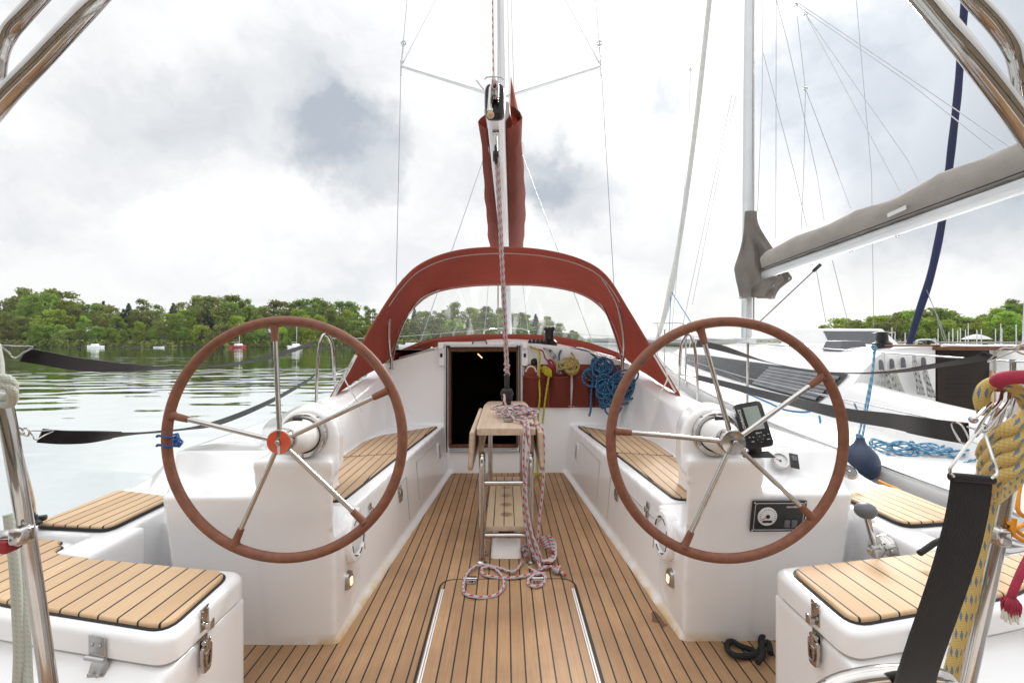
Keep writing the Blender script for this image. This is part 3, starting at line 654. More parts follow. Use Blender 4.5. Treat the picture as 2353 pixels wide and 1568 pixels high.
def coachroof():
    bm = BM(); secs = []
    for (y, hw, zc, k, zs) in ((4.38, 1.18, 1.184, .155, .93), (5.3, 1.16, 1.235, .16, .95), (6.5, 1.0, 1.235, .17, .95), (7.8, .78, 1.12, .18, .93), (8.8, .5, .95, .18, .90)):
        top = [(hw*t, y, zc-k*(hw*t)**2) for t in [i/10 for i in range(-10, 11)]]
        secs.append([(-hw-.12, y, zs-.45)]+top+[(hw+.12, y, zs-.45)]+[(hw*.9, y, zs-.45), (hw*.85, y, zc-k*hw*hw-.05)]+[(p[0]*.85, y, p[2]-.045) for p in top[-2:0:-2]]+[(-hw*.85, y, zc-k*hw*hw-.05), (-hw*.9, y, zs-.45)])
    secs[0] = [(x, y, z) if z > .9 else (x, y+.15, z) for x, y, z in secs[0]]
    loft(bm, secs, close_u=True); yp('coachroof', bm, 'gelcoat')
    # dark cabin behind the open companionway
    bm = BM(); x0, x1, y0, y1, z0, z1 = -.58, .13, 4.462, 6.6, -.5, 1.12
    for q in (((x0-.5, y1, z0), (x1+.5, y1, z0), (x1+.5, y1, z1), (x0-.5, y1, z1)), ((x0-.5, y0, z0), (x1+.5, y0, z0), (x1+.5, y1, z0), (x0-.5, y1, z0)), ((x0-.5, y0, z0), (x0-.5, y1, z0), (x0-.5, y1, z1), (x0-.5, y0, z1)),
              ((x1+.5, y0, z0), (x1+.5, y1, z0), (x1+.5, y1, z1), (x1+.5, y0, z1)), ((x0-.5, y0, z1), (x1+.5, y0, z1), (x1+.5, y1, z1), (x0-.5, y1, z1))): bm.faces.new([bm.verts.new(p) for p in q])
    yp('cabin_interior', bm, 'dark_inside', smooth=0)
    bm = BM(); cyl(bm, (-.30, 4.75, 1.075), (-.255, 4.72, 1.035), .006); yp('reading_lamp', bm, 'lamp_glow')
    # companionway frame, slides, sill
    bm = BM(); box(bm, (-.222, 4.292, .212), (.62, .012, .012), bev=.003); F_ = yp('companionway_frame', bm, 'black_rubber')
    for x in (-.545, .10):
        s = -1 if x < 0 else 1; bm = BM(); box(bm, (x+s*.010, 4.288, .68), (.012, .014, .98), bev=.003); yp('frame_seal', bm, 'black_rubber', F_)
    bm = BM()
    for x in (-.545, .10):
        s = -1 if x < 0 else 1; box(bm, (x+s*.026, 4.290, .68), (.018, .016, 1.0), bev=.003)
    box(bm, (-.22, 4.287, .205), (.62, .02, .02), bev=.004); yp('frame_trim', bm, 'alloy', F_)
    bm = BM(); box(bm, (-.535, 4.40, .68), (.018, .13, .93)); box(bm, (.09, 4.40, .68), (.018, .13, .93)); box(bm, (-.22, 4.40, 1.125), (.62, .13, .035)); box(bm, (-.22, 4.37, .235), (.60, .05, .02)); yp('wood_lining', bm, 'dark_wood', F_)
    # sliding hatch and garage
    bm = BM(); box(bm, (-.222, 4.66, 1.178), (.72, .78, .036), bev=.012, seg=3); SH = yp('sliding_hatch', bm, 'gelcoat')
    bm = BM(); box(bm, (-.222, 4.262, 1.158), (.60, .014, .018), bev=.004); yp('hatch_lip', bm, 'alloy', SH)
    bm = BM(); tube(bm, [(-.32, 4.27, 1.180), (-.31, 4.255, 1.208), (-.20, 4.255, 1.210), (-.19, 4.27, 1.180)], .007, 8); yp('hatch_handle', bm, 'black_plastic', SH)
    for x in (-.60, .155):
        bm = BM(); box(bm, (x, 4.7, 1.165), (.05, 1.0, .055), bev=.01); box(bm, (x, 4.275, 1.06), (.055, .04, .16), bev=.008); yp('hatch_runner', bm, 'gelcoat')
        bm = BM(); box(bm, (x, 4.25, 1.075), (.022, .008, .035), bev=.002); yp('runner_slot', bm, 'black_rubber')
    for s in SD:
        A = lambda x: 1.185-.155*x*x
        bm = BM(); c = [(s*x, y, A(x)+.012+.035*(y-4.3)) for x, y in ((.68, 4.40), (1.02, 4.42), (1.04, 4.52), (.98, 4.60), (.72, 4.62), (.66, 4.52))]
        prism(bm, c, [(p[0]*1.0, p[1], p[2]+.012) for p in c], .004, 2); H_ = yp('deck_hatch', bm, 'alloy')
        c2 = [((p[0]-s*.85)*.72+s*.85, (p[1]-4.51)*.6+4.51, p[2]+.009) for p in c]; bm = BM(); prism(bm, c2, [(p[0], p[1], p[2]+.004) for p in c2]); yp('hatch_pane', bm, 'dark_glass', H_)
coachroof()
# ---- winch, rope clutches and fittings on the coachroof
def winch(c, r, h, parent, root=None):
    bm = BM(); lathe(bm, [(r*1.02, 0), (r*1.02, h*.3), (r*.80, h*.38), (r*.62, h*.45), (r*.58, h*.78), (r*.74, h*.88), (r*.74, h*.93), (r*.5, h*.95), (.0001, h*.95)], c, n=28)
    w = parent(bm, 'winch', 'black_plastic')
    bm = BM(); lathe(bm, [(r*.30, h*.94), (r*.76, h*.95), (r*.78, h*.99), (r*.60, h*1.03), (r*.2, h*1.03), (.0001, h*1.02)], c, n=28); return w, bm
w_, bm = winch((.395, 4.45, 1.135), .072, .205, lambda b_, n_, m_: yp(n_, b_, m_)); yp('winch_top', bm, 'steel', w_)
bm = BM()
for k in range(5): box(bm, (.205+k*.036, 4.40, 1.185), (.028, .16, .045), bev=.005); box(bm, (.205+k*.036, 4.35, 1.215), (.018, .08, .016), bev=.004)
yp('rope_clutch', bm, 'black_plastic')
bm = BM(); lathe(bm, [(.034, 0), (.034, .012), (.02, .022), (.0001, .024)], (.245, 4.298, 1.012), axis='Y', n=20); yp('blower_fitting', bm, 'black_rubber')

# ---- sprayhood
def sprayhood():
    S0 = [(756, 918, 3.68), (806, 838, 3.75), (868, 728, 3.8), (925, 645, 3.83), (975, 603, 3.85), (1050, 577, 3.86), (1150, 569, 3.86), (1250, 576, 3.86), (1335, 598, 3.85), (1392, 635, 3.83), (1444, 715, 3.8), (1502, 812, 3.75), (1566, 917, 3.68)]
    S1 = [(868, 846, 4.20), (903, 812, 4.42), (926, 748, 4.6), (956, 704, 4.7), (1000, 674, 4.75), (1070, 660, 4.78), (1160, 656, 4.8), (1250, 659, 4.78), (1325, 674, 4.75), (1375, 703, 4.7), (1405, 746, 4.6), (1428, 812, 4.42), (1466, 848, 4.2)]
    s0 = catmull([L(*p) for p in S0], 6); s1 = catmull([L(*p) for p in S1], 6)
    bm = BM(); secs = []
    for t in (0, .035, .12, .2, .3, .4, .5, .6, .7, .8, .9, 1):
        row = []
        for a, b_ in zip(s0, s1):
            p = a.lerp(b_, t); w_n = noise.noise(Vector((a.x*2.2+a.z*3, t*1.6, a.z*1.4)))*.030*math.sin(PI*t); p += Vector((w_n*.7, w_n, w_n)); p.z += .035*math.sin(PI*t)*max(0, min(1, (p.z-1.2)/.5)); p.x *= 1+.02*math.sin(PI*t); row.append(p)
        secs.append(row)
    loft(bm, secs); bmesh.ops.solidify(bm, geom=bm.faces[:], thickness=.006); HOOD = yp('sprayhood', bm, 'red_canvas')
    # piping seam along the bow and light edge binding
    sm = [a.lerp(b_, .10)+Vector((0, -.006, -.010)) for a, b_ in zip(s0, s1)]
    bm = BM(); tube(bm, sm[14:-14], .004, 6); yp('seam', bm, 'white_sail', HOOD)
    bm = BM(); tube(bm, [p+Vector((0, -.004, 0)) for p in s0], .009, 8); yp('edge_binding', bm, 'red_canvas', HOOD)
    bm = BM(); tube(bm, [a.lerp(b_, .93)+Vector((0, -.03, -.012)) for a, b_ in zip(s0, s1)][6:-6], .0035, 6); yp('window_piping', bm, 'white_sail', HOOD)
    # window
    top = resample(s1[6:-6], 40)
    S2 = [(905, 812, 4.45), (945, 794, 4.75), (984, 780, 5.0), (1030, 774, 5.12), (1087, 769, 5.2), (1157, 768, 5.22), (1259, 771, 5.2), (1337, 784, 5.05), (1388, 799, 4.8), (1428, 814, 4.45)]
    S3 = [(903, 822, 4.42), (945, 806, 4.72), (987, 791, 4.95), (1030, 786, 5.08), (1087, 781, 5.15), (1157, 780, 5.18), (1259, 783, 5.15), (1337, 797, 5.0), (1388, 812, 4.75), (1428, 824, 4.42)]
    bot = resample(catmull([L(*p) for p in S2], 6), 40); low = resample(catmull([L(*p) for p in S3], 6), 40)
    bm = BM(); loft(bm, [[a.lerp(b_, t)+Vector((0, .05*math.sin(PI*t), 0)) for a, b_ in zip(top, bot)] for t in (0, .25, .5, .75, 1)]); yp('window', bm, 'clear_vinyl', HOOD)
    bm = BM(); loft(bm, [[p+Vector((0, 0, .006)) for p in bot], [(a+b_)/2+Vector((0, -.03, 0)) for a, b_ in zip(bot, low)], [p+Vector((0, .02, -.04)) for p in low]]); bmesh.ops.solidify(bm, geom=bm.faces[:], thickness=.005); yp('skirt', bm, 'red_canvas', HOOD)
    for s in SD:
        # bow tubes
        q = [(898, 828, 4.27), (893, 770, 4.24), (896, 700, 4.15), (908, 668, 4.06), (928, 640, 3.98)] if s < 0 else [(1432, 828, 4.27), (1432, 770, 4.24), (1420, 705, 4.15), (1404, 670, 4.06), (1382, 636, 3.98)]
        bm = BM(); tube(bm, catmull([L(*p) for p in q], 6), .0115, 10); yp('hood_bow', bm, 'steel', HOOD)
        q = [(901, 826, 4.30), (914, 775, 4.45), (938, 722, 4.58), (968, 684, 4.64), (1010, 664, 4.68)] if s < 0 else [(1429, 826, 4.30), (1414, 775, 4.45), (1392, 718, 4.58), (1368, 684, 4.64), (1330, 664, 4.68)]
        bm = BM(); tube(bm, catmull([L(*p) for p in q], 6), .009, 10); yp('hood_bow', bm, 'steel', HOOD)
        u = 899 if s < 0 else 1430
        bm = BM(); box(bm, L(u, 846, 4.26), (.035, .035, .02), bev=.004); cyl(bm, L(u, 846, 4.26), L(u, 820, 4.26), .014); yp('bow_hinge', bm, 'steel', HOOD)
        # side strap with printed band along the aft edge, and hanging cord
        us = [(762, 916, 3.665), (780, 884, 3.68), (800, 850, 3.70), (818, 815, 3.72)] if s < 0 else [(1552, 900, 3.665), (1530, 862, 3.68), (1506, 822, 3.70), (1490, 795, 3.72)]
        bm = BM(); ribbon(bm, [L(*p) for p in us], (1, 0, .4), .026 if s < 0 else .014, .003); yp('sail_maker_band', bm, 'white_sail', HOOD)
        q = [(795, 850, 3.62), (792, 870, 3.6), (808, 900, 3.6), (822, 925, 3.6), (830, 946, 3.6)] if s < 0 else [(1530, 850, 3.6), (1532, 872, 3.58), (1520, 895, 3.56), (1508, 915, 3.56), (1502, 922, 3.56)]
        bm = BM(); tube(bm, catmull([L(*p) for p in q], 5), .0055, 6); yp('tie_cord', bm, 'white_rope', HOOD)
    p0, p1 = L(770, 903, 3.655), L(812, 826, 3.70); d = (p1-p0).normalized(); nrm = Vector((.3, -1, .1)); nrm = (nrm-d*nrm.dot(d)).normalized()
    M_ = Matrix.Translation((p0+p1)/2+nrm*.006) @ Matrix((d, nrm.cross(d), nrm)).transposed().to_4x4()
    yp('printed_lettering', text_bm('AVAT  MAN  PAROUX  SAMAS', .019, M_), 'black_rubber', HOOD, smooth=0)
sprayhood()

# ---- mast, boom, sail cover, spreaders, rigging
mb, mt = L(1166, 770, 7.0), L(1150, 0, 7.0); mdir = (mt-mb)/(mt.z-mb.z)
def mastp(z): return mb+mdir*(z-mb.z)
bm = BM(); c0, c1 = mastp(1.15), mastp(15)
oval = [(.062*math.cos(PI2*k/20), .095*math.sin(PI2*k/20)) for k in range(20)]
loft(bm, [[c+Vector((x, y, 0)) for x, y in oval] for c in (c0, c1)], close_u=True, cap=True); MAST = yp('mast', bm, 'spar_white')
bm = BM(); box(bm, (c0+c1)/2+Vector((0, -.097, 0)), (.02, .012, 13.6)); yp('luff_groove', bm, 'steel_dull', MAST)
bm = BM(); box(bm, (c0+Vector((0, 0, .02))), (.17, .28, .07), bev=.02); yp('mast_collar', bm, 'alloy', MAST)
for (a, b_) in (((1166, 0, 6.9), (1176, 568, 6.9)), ((1174, 0, 6.88), (1184, 330, 6.88))):
    bm = BM(); tube(bm, [L(*a), L(*b_)], .006, 5); yp('halyard', bm, 'white_rope', MAST)
TIPS = {}
for s, tipu, rootu in ((-1, 921, 1146), (1, 1381, 1158)):
    tip = L(tipu, 153, 6.25); rt = mastp(4.82); TIPS[s] = tip
    bm = BM(); loft(bm, [[c+Vector((0, y*w, z*w)) for y, z in [(.045*math.cos(PI2*k/12), .014*math.sin(PI2*k/12)) for k in range(12)]] for c, w in ((rt, 1), (tip, .62))], close_u=True, cap=True); yp('spreader', bm, 'alloy', MAST)
    def wire(pts, r=.0045, nm='shroud'):
        bm = BM(); tube(bm, pts, r, 6); return yp(nm, bm, 'wire', MAST)
    dk = Vector((s*1.52, 6.35, .72)); wire([tip, dk], .005)
    up = L(935 if s < 0 else 1368, 0, 6.35); wire([tip, tip+(up-tip)*1.8], .0045)
    dg_ = L(1001 if s < 0 else 1298, 0, 6.7); wire([tip, tip+(dg_-tip)*1.8], .0045)
    wire([mastp(4.75), Vector((s*1.36, 6.55, .74))], .005); wire([mastp(4.7), Vector((s*.42, 8.2, .95))], .004)
    bm = BM(); rc = L(927 if s < 0 else 1377, 100, 6.3); ring(bm, rc, .03, .006, (.3, 1, .2)); ring(bm, rc, .03, .005, (0, .2, 1)); cyl(bm, rc, tip, .011, .008, 8)
    cyl(bm, tip+(dg_-tip)*.06, tip+(dg_-tip)*.22, .011, .009, 8); cyl(bm, tip+Vector((0, 0, -.12)), tip+Vector((0, 0, .08)), .010, n=8); yp('turnbuckle', bm, 'steel_dull', MAST)
# boom
be, bg = L(1137, 235, 2.42), mastp(2.28)+Vector((0, -.12, 0))
bd = (bg-be).normalized(); bu = Vector((0, 0, 1)); bu = (bu-bd*bu.dot(bd)).normalized(); bx = bd.cross(bu).normalized()
bov = [(.050*math.copysign(abs(math.cos(a))**.62, math.cos(a)), .078*math.copysign(abs(math.sin(a))**.75, math.sin(a))) for a in [PI2*(k+.5)/28 for k in range(28)]]
bm = BM(); loft(bm, [[c+bx*x+bu*z for x, z in bov] for c in (be, bg)], close_u=True, cap=True); BOOM = yp('boom', bm, 'spar_white')
sg = lambda v_, e_: math.copysign(abs(v_)**e_, v_)
bcap = [(.050*sg(math.cos(a), .45), .080*sg(math.sin(a), .5)) for a in [PI2*k/40 for k in range(40)]]
bm = BM(); loft(bm, [[be-bd*o+bx*x*w+bu*z*w for x, z in bcap] for o, w in ((-.03, 1.03), (.02, 1.05), (.035, .93))], close_u=True, cap=True); ec = yp('boom_end_cap', bm, 'black_plastic', BOOM)
bm = BM()
for k in (-.018, .018): box(bm, be-bd*.06+bx*k, (.006, .07, .09), bev=.002)
lathe(bm, [(.02, -.012), (.026, -.01), (.02, 0), (.026, .01), (.02, .012)], be-bd*.055, axis='X'); cyl(bm, be-bd*.045-bx*.02+bu*.05, be-bd*.06-bx*.022-bu*.085, .010, .017, 10); yp('end_sheave', bm, 'steel', BOOM)
bm = BM(); sphere(bm, be-bd*.065-bx*.02-bu*.10, .019, seg=12); yp('stopper_ball', bm, 'tan_ball', BOOM)
tl = L(1134, 183, 2.36)
bm = BM(); tube(bm, [tl, mastp(14.5)+Vector((-.05, -.3, 0))], .0055, 8); TL = yp('topping_lift', bm, 'rope_red_white', BOOM)
bm = BM(); ring(bm, tl+Vector((0, 0, -.01)), .014, .006, (1, .4, .2), 16, 6); ring(bm, tl+Vector((.006, 0, -.035)), .016, .006, (.6, 1, .1), 16, 6); tube(bm, catmull([tl, tl+Vector((.02, -.01, -.03)), tl+Vector((.015, -.02, -.07)), tl+Vector((.022, -.03, -.11))], 5), .006, 8); yp('bowline_knot', bm, 'rope_red_white', BOOM)
bm = BM(); tube(bm, catmull([tl+Vector((-.05, -.02, -.06)), tl+Vector((-.075, -.02, -.03)), tl+Vector((-.085, -.02, -.015))], 4), .004, 6); tube(bm, catmull([tl+Vector((.05, 0, 0)), tl+Vector((.03, 0, .012)), tl+Vector((-.03, 0, .012)), tl+Vector((-.045, 0, 0))], 4), .0035, 6); yp('lashing_tail', bm, 'steel', BOOM)
# red sail cover: two canvas flanks over a folded sail
def cover():
    bm = BM()
    for s in SD:
        secs = []; n = 22
        for i in range(n+1):
            t = i/n; c = be.lerp(bg, .055+t*.93)
            hgt = .13+.42*min(1, t*1.9) if s > 0 else .09+.40*min(1, t*1.7)
            w = (.085+.10*min(1, t*1.6)) if s > 0 else (.045+.12*min(1, t*1.3))
            row = []
            for (a, b_) in ((0, 0), (.35, .08), (.75, .28), (1, .5), (.95, .72), (.72, .9), (.35, 1.0)):
                wr = .007*math.sin(t*13+b_*5)*b_+.004*math.sin(t*31-b_*9)
                row.append(c+bx*s*(.055+(w)*a+wr)+bu*(-.02+hgt*b_+.008*math.sin(t*15+s)*b_))
            secs.append(row)
        loft(bm, secs)
        # upstanding corner of the flank at the aft end
        if s > 0:
            p0, p1, p2 = secs[0][3], secs[0][6], L(1173, 174, 2.72)
            q = [bm.verts.new(p) for p in (secs[0][4], secs[0][5], secs[0][6], p2, secs[1][5], secs[1][4])]
            bm.faces.new(q)
    bmesh.ops.solidify(bm, geom=bm.faces[:], thickness=.005)
    SC = yp('sail_cover', bm, 'red_canvas', BOOM)
    bm = BM(); secs = []
    for i in range(24):
        t = i/23; c = be.lerp(bg, .08+t*.9); r = .07+.035*math.sin(PI*t)+.01*math.sin(t*31)
        secs.append([c+bx*math.cos(PI2*k/14)*r*(1+.12*math.sin(k*2.1+t*9))+bu*(.15+math.sin(PI2*k/14)*r*1.3) for k in range(14)])
    loft(bm, secs, close_u=True, cap=True); yp('folded_sail', bm, 'white_sail', BOOM)
    bm = BM(); M_ = face_mat(L(1198, 340, 3.7)+Vector((.004, 0, 0)), (.9, -.35, 0)); lathe(bm, [(.05, 0), (.05, .003), (.0001, .003)], n=20); xform(bm, M_); yp('cover_patch', bm, 'white_sail', BOOM)
cover()
# ---- mainsheet: boom block, falls, deck block on the table
bt = be+bd*.16-bu*.085
bm = BM(); ring(bm, bt+Vector((0, 0, -.01)), .014, .0035, (1, 0, 0), 14, 6); box(bm, bt+Vector((0, 0, .004)), (.04, .05, .008), bev=.002); cyl(bm, bt-Vector((0, 0, .02)), bt-Vector((0, 0, .07)), .008, n=10); yp('boom_bail', bm, 'steel', BOOM)

# ---- cockpit table
def table():
    tx, y0, y1, z = -.016, 2.60, 3.78, .72
    bm = BM(); slab(bm, round_poly([(tx-.165, y0), (tx+.165, y0), (tx+.165, y1-.22), (tx+.14, y1), (tx-.14, y1), (tx-.165, y1-.22)], .02), z-.038, z, .008, 3); T_ = yp('cockpit_table', bm, 'table_wood')
    for s in SD:
        bm = BM(); x0 = tx+s*.172; x1 = tx+s*.198
        def lf(xa): return [(xa, y, zz) for y, zz in [(y0-.06+.0, z-.012), (y0-.06, z-.20), (y0-.035, z-.225), (y1-.42, z-.235), (y1-.36, z-.20), (y1-.30, z-.012)]]
        prism(bm, lf(x0), lf(x1), 0); bmesh.ops.bevel(bm, geom=bm.edges[:], offset=.005, segments=2, affect='EDGES', clamp_overlap=True)
        xform(bm, Matrix.Translation((x0, 0, z)) @ Matrix.Rotation(R(-3*s), 4, 'Y') @ Matrix.Translation((-x0, 0, -z))); yp('table_leaf', bm, 'table_wood', T_)
        # inner support board
        bm = BM(); box(bm, (tx+s*.150, 3.16, z-.12), (.018, .9, .16), bev=.004); yp('leaf_support', bm, 'table_wood', T_)
        # steel leg loop (aft) and forward leg
        bm = BM(); x = tx+s*.133; tube(bm, catmull([(x, 2.56, 0), (x, 2.56, .3), (x, 2.56, .53), (x, 2.575, .565), (x, 2.605, .575), (x, 2.64, .555), (x, 2.65, .50), (x-s*.004, 2.85, .25), (x-s*.01, 3.3, .06)][:7]+[(x, 2.655, .25), (x, 2.655, .02)], 6), .0165, 14); yp('table_leg', bm, 'steel', T_)
        bm = BM(); tube(bm, [(tx+s*.115, 3.45, 0), (tx+s*.115, 3.42, .66)], .0165, 14); yp('table_leg', bm, 'steel', T_)
        for y in (2.56, 2.655, 3.45):
            bm = BM(); lathe(bm, [(.028, 0), (.028, .006), (.02, .012), (.0165, .012)], (tx+s*(.133 if y < 3 else .115), y, .001), n=18); yp('foot_plate', bm, 'steel', T_)
    for (y, zz) in ((2.575, .425), (2.585, .135), (3.43, .60)):
        bm = BM(); cyl(bm, (tx-.128, y, zz), (tx+.128, y, zz), .0145, n=14); yp('cross_bar', bm, 'steel', T_)
    # shelf with four cup holes
    bm = BM(); zs = .158; es = []
    def loopv(pts): vs = [bm.verts.new((x, y, zs)) for x, y in pts]; return [bm.edges.new((vs[i], vs[(i+1) % len(vs)])) for i in range(len(vs))]
    es += loopv(round_poly([(tx-.112, 2.60), (tx+.112, 2.60), (tx+.112, 3.55), (tx-.112, 3.55)], .01, 3))
    for y in (2.78, 2.95, 3.12, 3.30): es += loopv([(tx+.036*math.cos(PI2*k/24), y+.036*math.sin(PI2*k/24)) for k in range(24)])
    bmesh.ops.triangle_fill(bm, edges=es, use_beauty=True); r = bmesh.ops.extrude_face_region(bm, geom=bm.faces[:])
    bmesh.ops.translate(bm, verts=[v for v in r['geom'] if isinstance(v, bmesh.types.BMVert)], vec=(0, 0, .022)); yp('bottle_shelf', bm, 'teak_shelf', T_)
    bm = BM(); box(bm, (tx, 2.596, .169), (.224, .012, .026), bev=.002); yp('shelf_edge', bm, 'table_wood', T_)
    # white foot moulding below
    bm = BM(); prism(bm, [(x, y, 0) for x, y in round_poly([(tx-.088, 2.60), (tx+.088, 2.60), (tx+.088, 3.4), (tx-.088, 3.4)], .03)], [(x, y, .13) for x, y in round_poly([(tx-.068, 2.66), (tx+.068, 2.66), (tx+.068, 3.36), (tx-.068, 3.36)], .03)], .015, 3); yp('table_foot', bm, 'gelcoat', T_)
    bm = BM(); box(bm, (tx, 2.665, .128), (.085, .03, .012), bev=.004); yp('foot_slot', bm, 'black_rubber', T_)
    # padeye and ring for the mainsheet
    bm = BM(); box(bm, (tx+.012, 2.80, z+.012), (.06, .03, .02), bev=.006); ring(bm, (tx+.012, 2.82, z+.045), .040, .0045, (0, 1, .35), 28, 8); yp('mainsheet_ring', bm, 'steel', T_)
    return tx, z
TX, TZ = table()

# ---- steering wheels
def wheel(s, hub_uv, angs, cap):
    hub = L(hub_uv[0], hub_uv[1], 1.510); rc = hub+Vector((0, .036, 0)); Rr = .3855
    def rim_pt(a): return rc+Vector((math.cos(a)*Rr, 0, math.sin(a)*Rr*1.01))
    bm = BM(); tube(bm, [rim_pt(PI2*k/96) for k in range(96)], .0162, 14, closed=True); Wh = yp('steering_wheel', bm, 'leather')
    bm = BM(); k = 0; tube(bm, [rim_pt(PI2*k/140)+((rc-rim_pt(PI2*k/140)).normalized()*.0162) for k in range(140)], .0012, 5, closed=True); yp('stitching', bm, 'leather', Wh)
    for a in angs:
        a = R(a); p = rim_pt(a); d = (p-hub).normalized()
        bm = BM(); tube(bm, [hub+d*.03, p-d*.062], .0078, 12); yp('spoke', bm, 'steel', Wh)
        bm = BM(); tube(bm, [p-d*.066, p-d*.05, p-d*.022, p-d*.012], [.0108, .0116, .0125, .018], 12); yp('spoke_boot', bm, 'leather', Wh)
    bm = BM(); lathe(bm, [(.020, .06), (.036, .045), (.0405, .02), (.0405, -.004), (.038, -.008), (.0001, -.0095)], hub, rot=Matrix.Rotation(R(-90), 4, 'X').to_euler(), n=36); yp('hub', bm, 'steel', Wh)
    if cap:
        for a0, a1 in ((100, 262), (-83, 82)):
            bm = BM(); pr = [(.038*math.cos(R(a)), .038*math.sin(R(a))) for a in [a0+(a1-a0)*k/16 for k in range(17)]]
            prism(bm, [hub+Vector((x, -.0075, z)) for x, z in pr], [hub+Vector((x*.97, -.0105, z*.97)) for x, z in pr]); yp('hub_reflection', bm, 'orange_reflection', Wh)  # reflection of red clothing laid on the hub as coloured segments
    bm = BM(); lathe(bm, [(.015, .004), (.015, .007), (.0001, .007)], hub+Vector((0, -.003, 0)), rot=Matrix.Rotation(R(90), 4, 'X').to_euler(), n=24)
    lathe(bm, [(.0095, .005), (.0095, .016), (.007, .018), (.0001, .018)], hub+Vector((0, -.003, 0)), rot=Matrix.Rotation(R(90), 4, 'X').to_euler(), n=6); yp('hub_nut', bm, 'steel', Wh)
    # shaft housing and flange on the pedestal
    fc = Vector((s*.770, 1.757, .852)); ax = (hub-fc).normalized(); rot = ax.to_track_quat('Z', 'Y').to_euler()
    bm = BM(); lathe(bm, [(.060, -.04), (.060, .03), (.058, .12), (.050, .165), (.036, .185), (.0001, .186)], fc, rot=rot, n=36); SH = yp('shaft_housing', bm, 'cream_deck')
    bm = BM(); lathe(bm, [(.030, .15), (.030, .235), (.024, .24), (.0001, .24)], fc, rot=rot, n=24); yp('drive_shaft', bm, 'steel', SH)
    fr = Matrix.Rotation(R(90), 4, 'X').to_euler()
    bm = BM(); n = 40; rows = []
    for (r_, h_) in ((.066, -.03), (.064, .006), (.067, .010), (.080, .010), (.084, .005), (.084, -.03)):
        rows.append([fc+Vector((r_*math.cos(PI2*k/n), -h_, r_*math.sin(PI2*k/n))) for k in range(n)])
    loft(bm, rows, close_u=True); FL = yp('flange_ring', bm, 'steel')
    bm = BM(); lathe(bm, [(.068, -.03), (.068, .003), (.0001, .003)], fc, rot=fr, n=32); yp('seal', bm, 'black_rubber', FL)
    for k in range(6):
        bm = BM(); a = PI2*(k+.5)/6; lathe(bm, [(.006, 0), (.005, .003), (.002, .004), (.0001, .004)], fc+Vector((.0745*math.cos(a), -.010, .0745*math.sin(a))), rot=fr, n=10); yp('screw', bm, 'steel_dull', FL)
    bm = BM(); kb = fc+ax*.07+Vector((0, 0, .056)); lathe(bm, [(.017, 0), (.017, .012), (.013, .016), (.0001, .016)], kb, n=18); yp('grease_cap', bm, 'black_rubber', SH)
    return Wh
wheel(-1, (643, 1014), (95.3, 25.2, -46.2, -116, 168), True)
wheel(1, (1683, 1015), (104, 33.2, -42, -112.5, 175.4), False)

# ---- instruments on the starboard console
pn = Vector((0, -.115, .17)).normalized()                # normal of the sloping face
def onslope(x, t): return Vector((x, 1.91+.17*t, .60+.115*t))
cn = Vector((0, -.77, .64))
def gauge(c, r, face, n, nm='gauge'):
    M_ = face_mat(c, n); bm = BM(); lathe(bm, [(r, -.01), (r, .004), (r*.93, .008), (r*.84, .006), (r*.84, .001)], n=32); xform(bm, M_); g = yp(nm, bm, 'steel')
    bm = BM(); lathe(bm, [(r*.85, .0), (r*.85, .003), (.0001, .003)], n=28); xform(bm, M_); yp('dial', bm, face, g)
    bm = BM()
    for k in range(11): a = R(220-26*k); box(bm, (r*.68*math.cos(a), r*.68*math.sin(a), .0036), (r*.14, r*.03, .0008), rot=Matrix.Rotation(a, 3, 'Z'))
    lathe(bm, [(r*.13, .003), (r*.13, .006), (.0001, .006)], n=12); xform(bm, M_); yp('dial_marks', bm, 'black_rubber' if face == 'gauge_face' else 'white_print', g)
    bm = BM(); box(bm, (r*.25*math.cos(R(150)), r*.25*math.sin(R(150)), .005), (r*.55, r*.05, .0012), rot=Matrix.Rotation(R(150), 3, 'Z')); xform(bm, M_); yp('needle', bm, 'red_needle', g); return g
gauge(L(1789, 1063, 1.985)+Vector((0, -.008, .010)), .034, 'gauge_face', cn, 'fuel_gauge')
g = gauge(L(1950, 1088, 2.30)+Vector((0, 0, .012)), .040, 'dark_glass', Vector((0, -.62, .78)), 'bilge_gauge')
M_ = face_mat(L(1821, 1063, 1.985)+Vector((0, -.008, .010)), cn, (.25, .3, 1)); bm = BM(); box(bm, (0, 0, .002), (.036, .068, .006), bev=.003); xform(bm, M_); SW = yp('rocker_switch', bm, 'black_plastic')
bm = BM(); box(bm, (0, .01, .006), (.02, .024, .006), bev=.002); xform(bm, M_); yp('rocker', bm, 'grey_plastic', SW)
# engine panel on the upright face
M_ = face_mat(L(1786, 1183, 1.784)+Vector((0, -.001, 0)), (0, -1, -.178)) @ Matrix.Scale(.95, 4); bm = BM(); box(bm, (0, 0, .003), (.218, .134, .010), bev=.006, seg=3); xform(bm, M_); EP = yp('engine_panel', bm, 'black_plastic')
bm = BM(); tube(bm, [(x, y, .0085) for x, y in round_poly([(-.098, -.057), (.098, -.057), (.098, .057), (-.098, .057)], .010, 4)], .0009, 4, closed=True); xform(bm, M_); yp('panel_line', bm, 'white_print', EP)
bm = BM(); lathe(bm, [(.038, .008), (.038, .013), (.035, .014), (.0001, .014)], (-.048, .002, 0), n=32); xform(bm, M_); TC_ = yp('tachometer', bm, 'gauge_face', EP)
bm = BM(); lathe(bm, [(.008, .014), (.008, .017), (.0001, .017)], (-.048, .004, 0), n=14); box(bm, (-.048, -.018, .0148), (.036, .010, .001))
